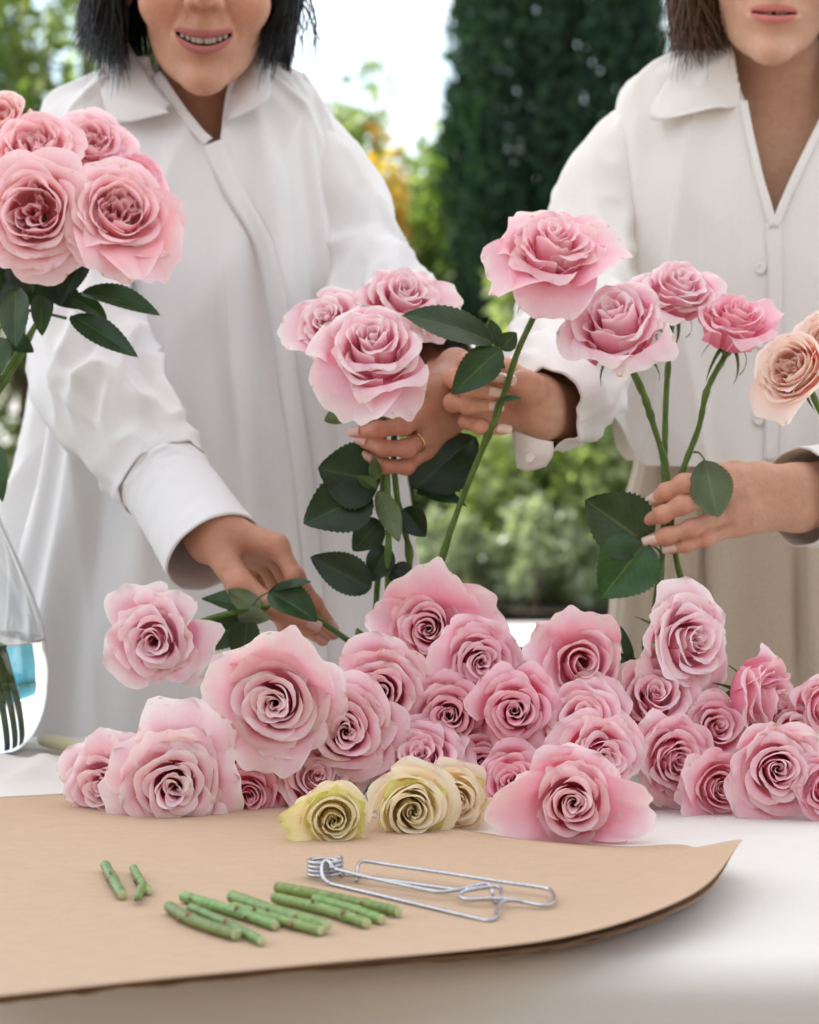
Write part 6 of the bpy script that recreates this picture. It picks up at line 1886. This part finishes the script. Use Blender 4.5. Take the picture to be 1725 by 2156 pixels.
# ------------------------------------------------------------------ cut stem pieces
M_CUT = principled('cut_stem_face', (0.52, 0.58, 0.30), rough=0.7, spec=0.3, noise_scale=600, noise_amt=0.25)
M_STEM2 = principled('fresh_stem', (0.17, 0.27, 0.06), objcol=True, rough=0.42, spec=0.45, noise_scale=160, noise_amt=0.32, bump=0.3, bump_scale=300)
M_SCAR = principled('stem_scar', (0.25, 0.14, 0.07), rough=0.8, noise_scale=300, noise_amt=0.4)
def cut_stem(pts, r, label, seed, lift=0.0):
    lr = np.random.default_rng(seed)
    P3 = []
    for x, y in pts:
        q = Pz(x, y, PAPER_Z + r)
        P3.append(Pz(x, y, paper_z(q[0], q[1]) + r * 1.08 + 0.0004 + lift))
    n = 26
    p = spline(np.array(P3), n)
    if len(pts) == 2:
        d = norm(p[-1] - p[0]); s = np.cross(d, (0, 0, 1))
        p = p + s[None] * (0.0025 * lr.normal() * np.sin(np.linspace(0, math.pi, n)))[:, None]
    rad = r * (1 + 0.03 * lr.normal(size=n)) * np.linspace(1.04, 0.97, n)
    k = lr.integers(10, 20)
    rad[k] *= 1.16; rad[k + 1] *= 1.08; rad[k - 1] *= 1.05
    root = thing('cut_stem', label, 'stem', tuple(p[0]), 'green stem offcuts on the paper')
    v, f = tube(p, rad, 14, True)
    tn = np.array([1, 1, 1]) * lr.uniform(0.7, 1.15) * np.array([lr.uniform(0.85, 1.25), 1, lr.uniform(0.8, 1.2)])
    put(obj('bark', make_mesh('bark', v, f[:-2]), M_STEM2, color=tuple(tn)), root)
    T, N, B = transport(p)
    for e, sg in ((n - 1, 1), (0, -1)):
        a = np.arange(14) * 2 * np.pi / 14
        ring = p[e] + rad[e] * 0.99 * (np.cos(a)[:, None] * N[e] + np.sin(a)[:, None] * B[e])
        ring2 = p[e] + T[e] * sg * 0.0006 + rad[e] * 0.82 * (np.cos(a)[:, None] * N[e] + np.sin(a)[:, None] * B[e])
        cv = np.vstack([ring, ring2, p[e] + T[e] * sg * 0.0003])
        F = [tuple(q) for q in grid_faces(14, 2, True)] + [(14 + i, 14 + (i + 1) % 14, 28) for i in range(14)]
        put(obj('cut_face', make_mesh('cut_face', cv, F), M_CUT, color=(1, 1, 1)), root)
    for _ in range(int(lr.integers(0, 3))):      # thorn stubs
        kk = int(lr.integers(3, n - 3)); a_ = lr.uniform(0, 3.1)
        dd = math.cos(a_) * N[kk] + math.sin(a_) * B[kk]
        tvv, tff = tube(np.array([p[kk] + dd * rad[kk] * 0.8, p[kk] + dd * (rad[kk] + 0.0012), p[kk] + dd * (rad[kk] + 0.0032) + T[kk] * 0.001]), [0.0017, 0.0011, 0.0002], 7)
        put(obj('thorn', make_mesh('thorn', tvv, tff), M_SCAR), root)
    # bud scar
    th = lr.uniform(0.2, 2.2)
    c = p[k] + rad[k] * 0.95 * (math.cos(th) * N[k] + math.sin(th) * B[k])
    M = frame_z(math.cos(th) * N[k] + math.sin(th) * B[k])
    sv, sf = lathe([(0.0001, 0.0022), (0.0012, 0.0016), (0.0022, 0.0007), (0.0030, -0.0008)], 10)
    put(obj('bud_scar', make_mesh('bud_scar', sv @ M.T + c, sf), M_SCAR), root)
    return root
cut_stem([(222, 1822), (240, 1855), (257, 1884)], 0.0040, 'short stem offcut lying apart, left one of the pair', 1)
s2 = cut_stem([(281, 1828), (296, 1855), (313, 1876)], 0.0033, 'short forked stem offcut lying apart, right one of the pair', 2)
v, f = tube(spline([Pz(302, 1862, PAPER_Z + 0.004), Pz(294, 1880, PAPER_Z + 0.004), Pz(287, 1893, PAPER_Z + 0.0045)], 8), [0.003, 0.0032, 0.0034, 0.0034, 0.0033, 0.003, 0.0026, 0.002], 10)
put(obj('side_shoot', make_mesh('side_shoot', v, f), M_STEM2, color=(0.9, 0.9, 0.9)), s2)
cut_stem([(356, 1909), (498, 1968)], 0.0044, 'thick stem offcut nearest the camera, front left of the row', 3)
cut_stem([(402, 1912), (552, 1982)], 0.0036, 'thin stem offcut pressed behind the frontmost thick one', 4)
cut_stem([(386, 1888), (580, 1948)], 0.0040, 'long stem offcut second from the left in the row', 5)
cut_stem([(490, 1888), (688, 1949)], 0.0047, 'pale thick stem offcut in the middle of the row', 6, 0.0015)
cut_stem([(492, 1910), (676, 1960)], 0.0039, 'darker stem offcut in front of the pale thick one', 7)
cut_stem([(578, 1890), (772, 1944)], 0.0041, 'stem offcut third from the right in the row', 8)
cut_stem([(664, 1893), (803, 1936)], 0.0039, 'stem offcut second from the right in the row', 9)
cut_stem([(584, 1868), (840, 1920)], 0.0042, 'longest stem offcut, at the back right of the row', 10)

# ------------------------------------------------------------------ wire clip
M_ZINC = principled('galvanised_wire', (0.46, 0.47, 0.49), rough=0.27, metallic=1.0, noise_scale=300, noise_amt=0.15, bump=0.15, bump_scale=500)
clip = thing('wire_clip', 'bent galvanised wire spring clip with a coil at its left end', 'clip', tuple(Pz(685, 1829, PAPER_Z)))
def cpx(cx, cy, h):
    q = Pz(603.75 + cx * 0.35, 1753.75 + cy * 0.35, PAPER_Z)
    return Pz(603.75 + cx * 0.35, 1753.75 + cy * 0.35, paper_z(q[0], q[1]) + 0.0018 + h)
WR = 0.00155
cc = cpx(232, 258, 0.0)
a = np.linspace(0, 2 * np.pi * 4.1, 170)
coil = np.stack([cc[0] + 0.0132 * np.cos(a), cc[1] + 0.0132 * np.sin(a), cc[2] + 0.0034 * a / (2 * np.pi)], 1)
v, f = tube(coil, WR, 9)
put(obj('coil', make_mesh('coil', v, f), M_ZINC), clip)
def wire(name, pts, n=120):
    v, f = tube(spline(np.array([cpx(*q) for q in pts]), n), WR, 9)
    put(obj(name, make_mesh(name, v, f), M_ZINC), clip)
wire('frame_wire', [(275, 215, 0.010), (262, 180, 0.014), (238, 168, 0.015), (218, 185, 0.013), (212, 222, 0.009), (222, 270, 0.004), (250, 298, 0.001), (300, 314, 0.0), (600, 385, 0), (900, 457, 0), (1150, 515, 0), (1215, 527, 0), (1255, 508, 0.001), (1268, 465, 0.003),
                    (1285, 425, 0.005), (1330, 405, 0.005), (1420, 415, 0.003), (1540, 438, 0.002), (1590, 428, 0.002), (1610, 393, 0.003), (1592, 352, 0.004), (1540, 330, 0.005), (1300, 296, 0.006), (900, 234, 0.008), (600, 190, 0.009),
                    (480, 172, 0.010), (442, 178, 0.010), (428, 205, 0.008), (424, 250, 0.004), (420, 288, 0.001)], 260)
wire('arm_wire', [(250, 205, 0.010), (400, 245, 0.009), (600, 292, 0.007), (850, 345, 0.005), (930, 355, 0.005), (1020, 345, 0.006), (1120, 322, 0.008), (1200, 308, 0.009), (1228, 322, 0.008), (1238, 360, 0.004), (1246, 400, 0.001), (1262, 420, 0.0)], 140)
wire('catch_wire', [(345, 250, 0.004), (520, 272, 0.004), (800, 312, 0.004), (1000, 338, 0.004), (1100, 338, 0.007), (1200, 328, 0.009), (1265, 325, 0.009), (1292, 345, 0.008), (1285, 385, 0.006)], 110)
wire('hook_wire', [(1150, 335, 0.008), (1075, 350, 0.007), (1045, 372, 0.005), (1065, 394, 0.004), (1120, 400, 0.004), (1250, 396, 0.005), (1360, 402, 0.005)], 90)

# ------------------------------------------------------------------ knife behind the heap
M_HANDLE = principled('cream_handle', (0.62, 0.55, 0.33), rough=0.35, spec=0.5)
M_STEEL = principled('knife_steel', (0.65, 0.66, 0.68), rough=0.25, metallic=1.0)
kz = TABLE_Z + 0.014
k0, k1 = Pz(84, 1556, kz), Pz(195, 1580, kz)
kn = thing('knife', 'knife with a smooth cream handle lying between the vase and the roses', 'knife', tuple(k0))
p = spline([k0, k0 * 0.75 + k1 * 0.25, (k0 + k1) / 2, k1], 24)
v, f = tube(p, np.interp(np.linspace(0, 1, 24), [0, 0.04, 0.15, 0.5, 0.85, 1], [0.001, 0.006, 0.0095, 0.0100, 0.0080, 0.006]), 14)
v[:, 2] = (v[:, 2] - kz) * 0.8 + kz
put(obj('handle', make_mesh('handle', v, f), M_HANDLE), kn)
d = norm(k1 - k0)
side = np.cross(d, (0, 0, 1))
bl = []
for t_, w in ((0, 0.006), (0.02, 0.009), (0.06, 0.009), (0.085, 0.006), (0.10, 0.0006)):
    c = k1 + d * t_
    bl.append([c - side * w, c + side * w * 0.2, c + side * w])
v, f = thick_sheet(np.array(bl), 0.0014)
put(obj('blade', make_mesh('blade', v, f, smooth=False), M_STEEL), kn)

# ------------------------------------------------------------------ glass vase with water
def glass(name, ior, rough=0.0, col=(1, 1, 1)):
    m, N, L = new_mat(name)
    out = N.new('ShaderNodeOutputMaterial')
    b = N.new('ShaderNodeBsdfPrincipled')
    b.inputs['Base Color'].default_value = (*col, 1)
    b.inputs['Transmission Weight'].default_value = 1.0
    b.inputs['Roughness'].default_value = rough
    b.inputs['IOR'].default_value = ior
    L.new(b.outputs[0], out.inputs[0])
    return m
VY = 2.61
vb = P(-100, 1594, VY)
vase = thing('glass_vase', 'round bellied clear glass vase half full of water at the left edge', 'vase', (vb[0], VY, TABLE_Z + 0.004))
u = VY / FPX
def vz(y): return P(-100, y, VY)[2] - (TABLE_Z + 0.004)
outer = [(2, 1594), (95, 1594), (140, 1578), (172, 1545), (194, 1495), (202, 1430), (201, 1385), (193, 1325), (175, 1260), (150, 1195), (122, 1130), (100, 1075), (84, 1010), (76, 940), (80, 880), (92, 840)]
op_ = spline(np.array([(r * u, vz(y)) for r, y in outer]), 60)
op_[:, 1] = np.maximum(op_[:, 1], 0.0)
th = 0.0032
nrm_ = np.stack([np.gradient(op_[:, 1]), -np.gradient(op_[:, 0])], 1); nrm_ /= np.linalg.norm(nrm_, axis=1, keepdims=True)
ip = op_ - nrm_ * th
ip[:, 0] = np.maximum(ip[:, 0], 0.0006); ip[:8, 1] = np.maximum(ip[:8, 1], 0.006)
prof_ = np.vstack([[[0.0004, op_[0, 1]]], op_, ip[::-1], [[0.0004, ip[0, 1]]]])
v, f = lathe(prof_, 72)
obj('glass_body', make_mesh('glass_body', v, f), glass('clear_glass', 1.48, 0.0, (0.985, 0.995, 0.99)), vase)
wl_z = vz(1345)
wp = op_ - nrm_ * (th - 0.0004)
wp[:8, 1] = np.maximum(wp[:8, 1], 0.0056)
wp = wp[wp[:, 1] < wl_z]
rtop = np.interp(wl_z, wp[:, 1], wp[:, 0])
wp = np.vstack([[[0.0004, wp[0, 1]]], wp, [[rtop, wl_z - 0.0006]], [[rtop - 0.002, wl_z]], [[0.0004, wl_z - 0.0003]]])
wp[:, 0] = np.maximum(wp[:, 0], 0.0004)
v, f = lathe(wp, 72)
w_ = obj('water', make_mesh('water', v, f), glass('water', 1.333), vase)

# turquoise tub on the paving, seen through the vase
M_TURQ = principled('turquoise_plastic', (0.05, 0.42, 0.55), rough=0.4, spec=0.5)
tub = thing('storage_tub', 'turquoise plastic tub standing on the paving behind the vase', 'tub', (-2.25, 4.95, 0))
def ring_box(w, d, z, r=0.03, n=6):
    pts = []
    for cx_, cy_, a0 in ((1, 1, 0), (-1, 1, 90), (-1, -1, 180), (1, -1, 270)):
        for k in range(n):
            a = math.radians(a0 + 90 * k / (n - 1))
            pts.append((cx_ * (w / 2 - r) + r * math.cos(a), cy_ * (d / 2 - r) + r * math.sin(a), z))
    return np.array(pts)
rows_ = [ring_box(0.44, 0.34, 0.003), ring_box(0.50, 0.38, 0.40), ring_box(0.47, 0.35, 0.40), ring_box(0.42, 0.32, 0.02)]
v = np.vstack(rows_); k = len(rows_[0])
f = [tuple(q) for q in grid_faces(k, 4, True)] + [tuple(range(k))[::-1], tuple(range(3 * k, 4 * k))]
obj('bin', make_mesh('bin', v, f), M_TURQ, tub)
rows_ = [ring_box(0.53, 0.41, 0.385), ring_box(0.54, 0.42, 0.40), ring_box(0.53, 0.41, 0.44), ring_box(0.46, 0.34, 0.455)]
v = np.vstack(rows_)
f = [tuple(q) for q in grid_faces(k, 4, True)] + [tuple(range(k))[::-1], tuple(range(3 * k, 4 * k))]
obj('lid', make_mesh('lid', v, f), M_TURQ, tub)
tub.scale = (1.7, 1.5, 1.75)
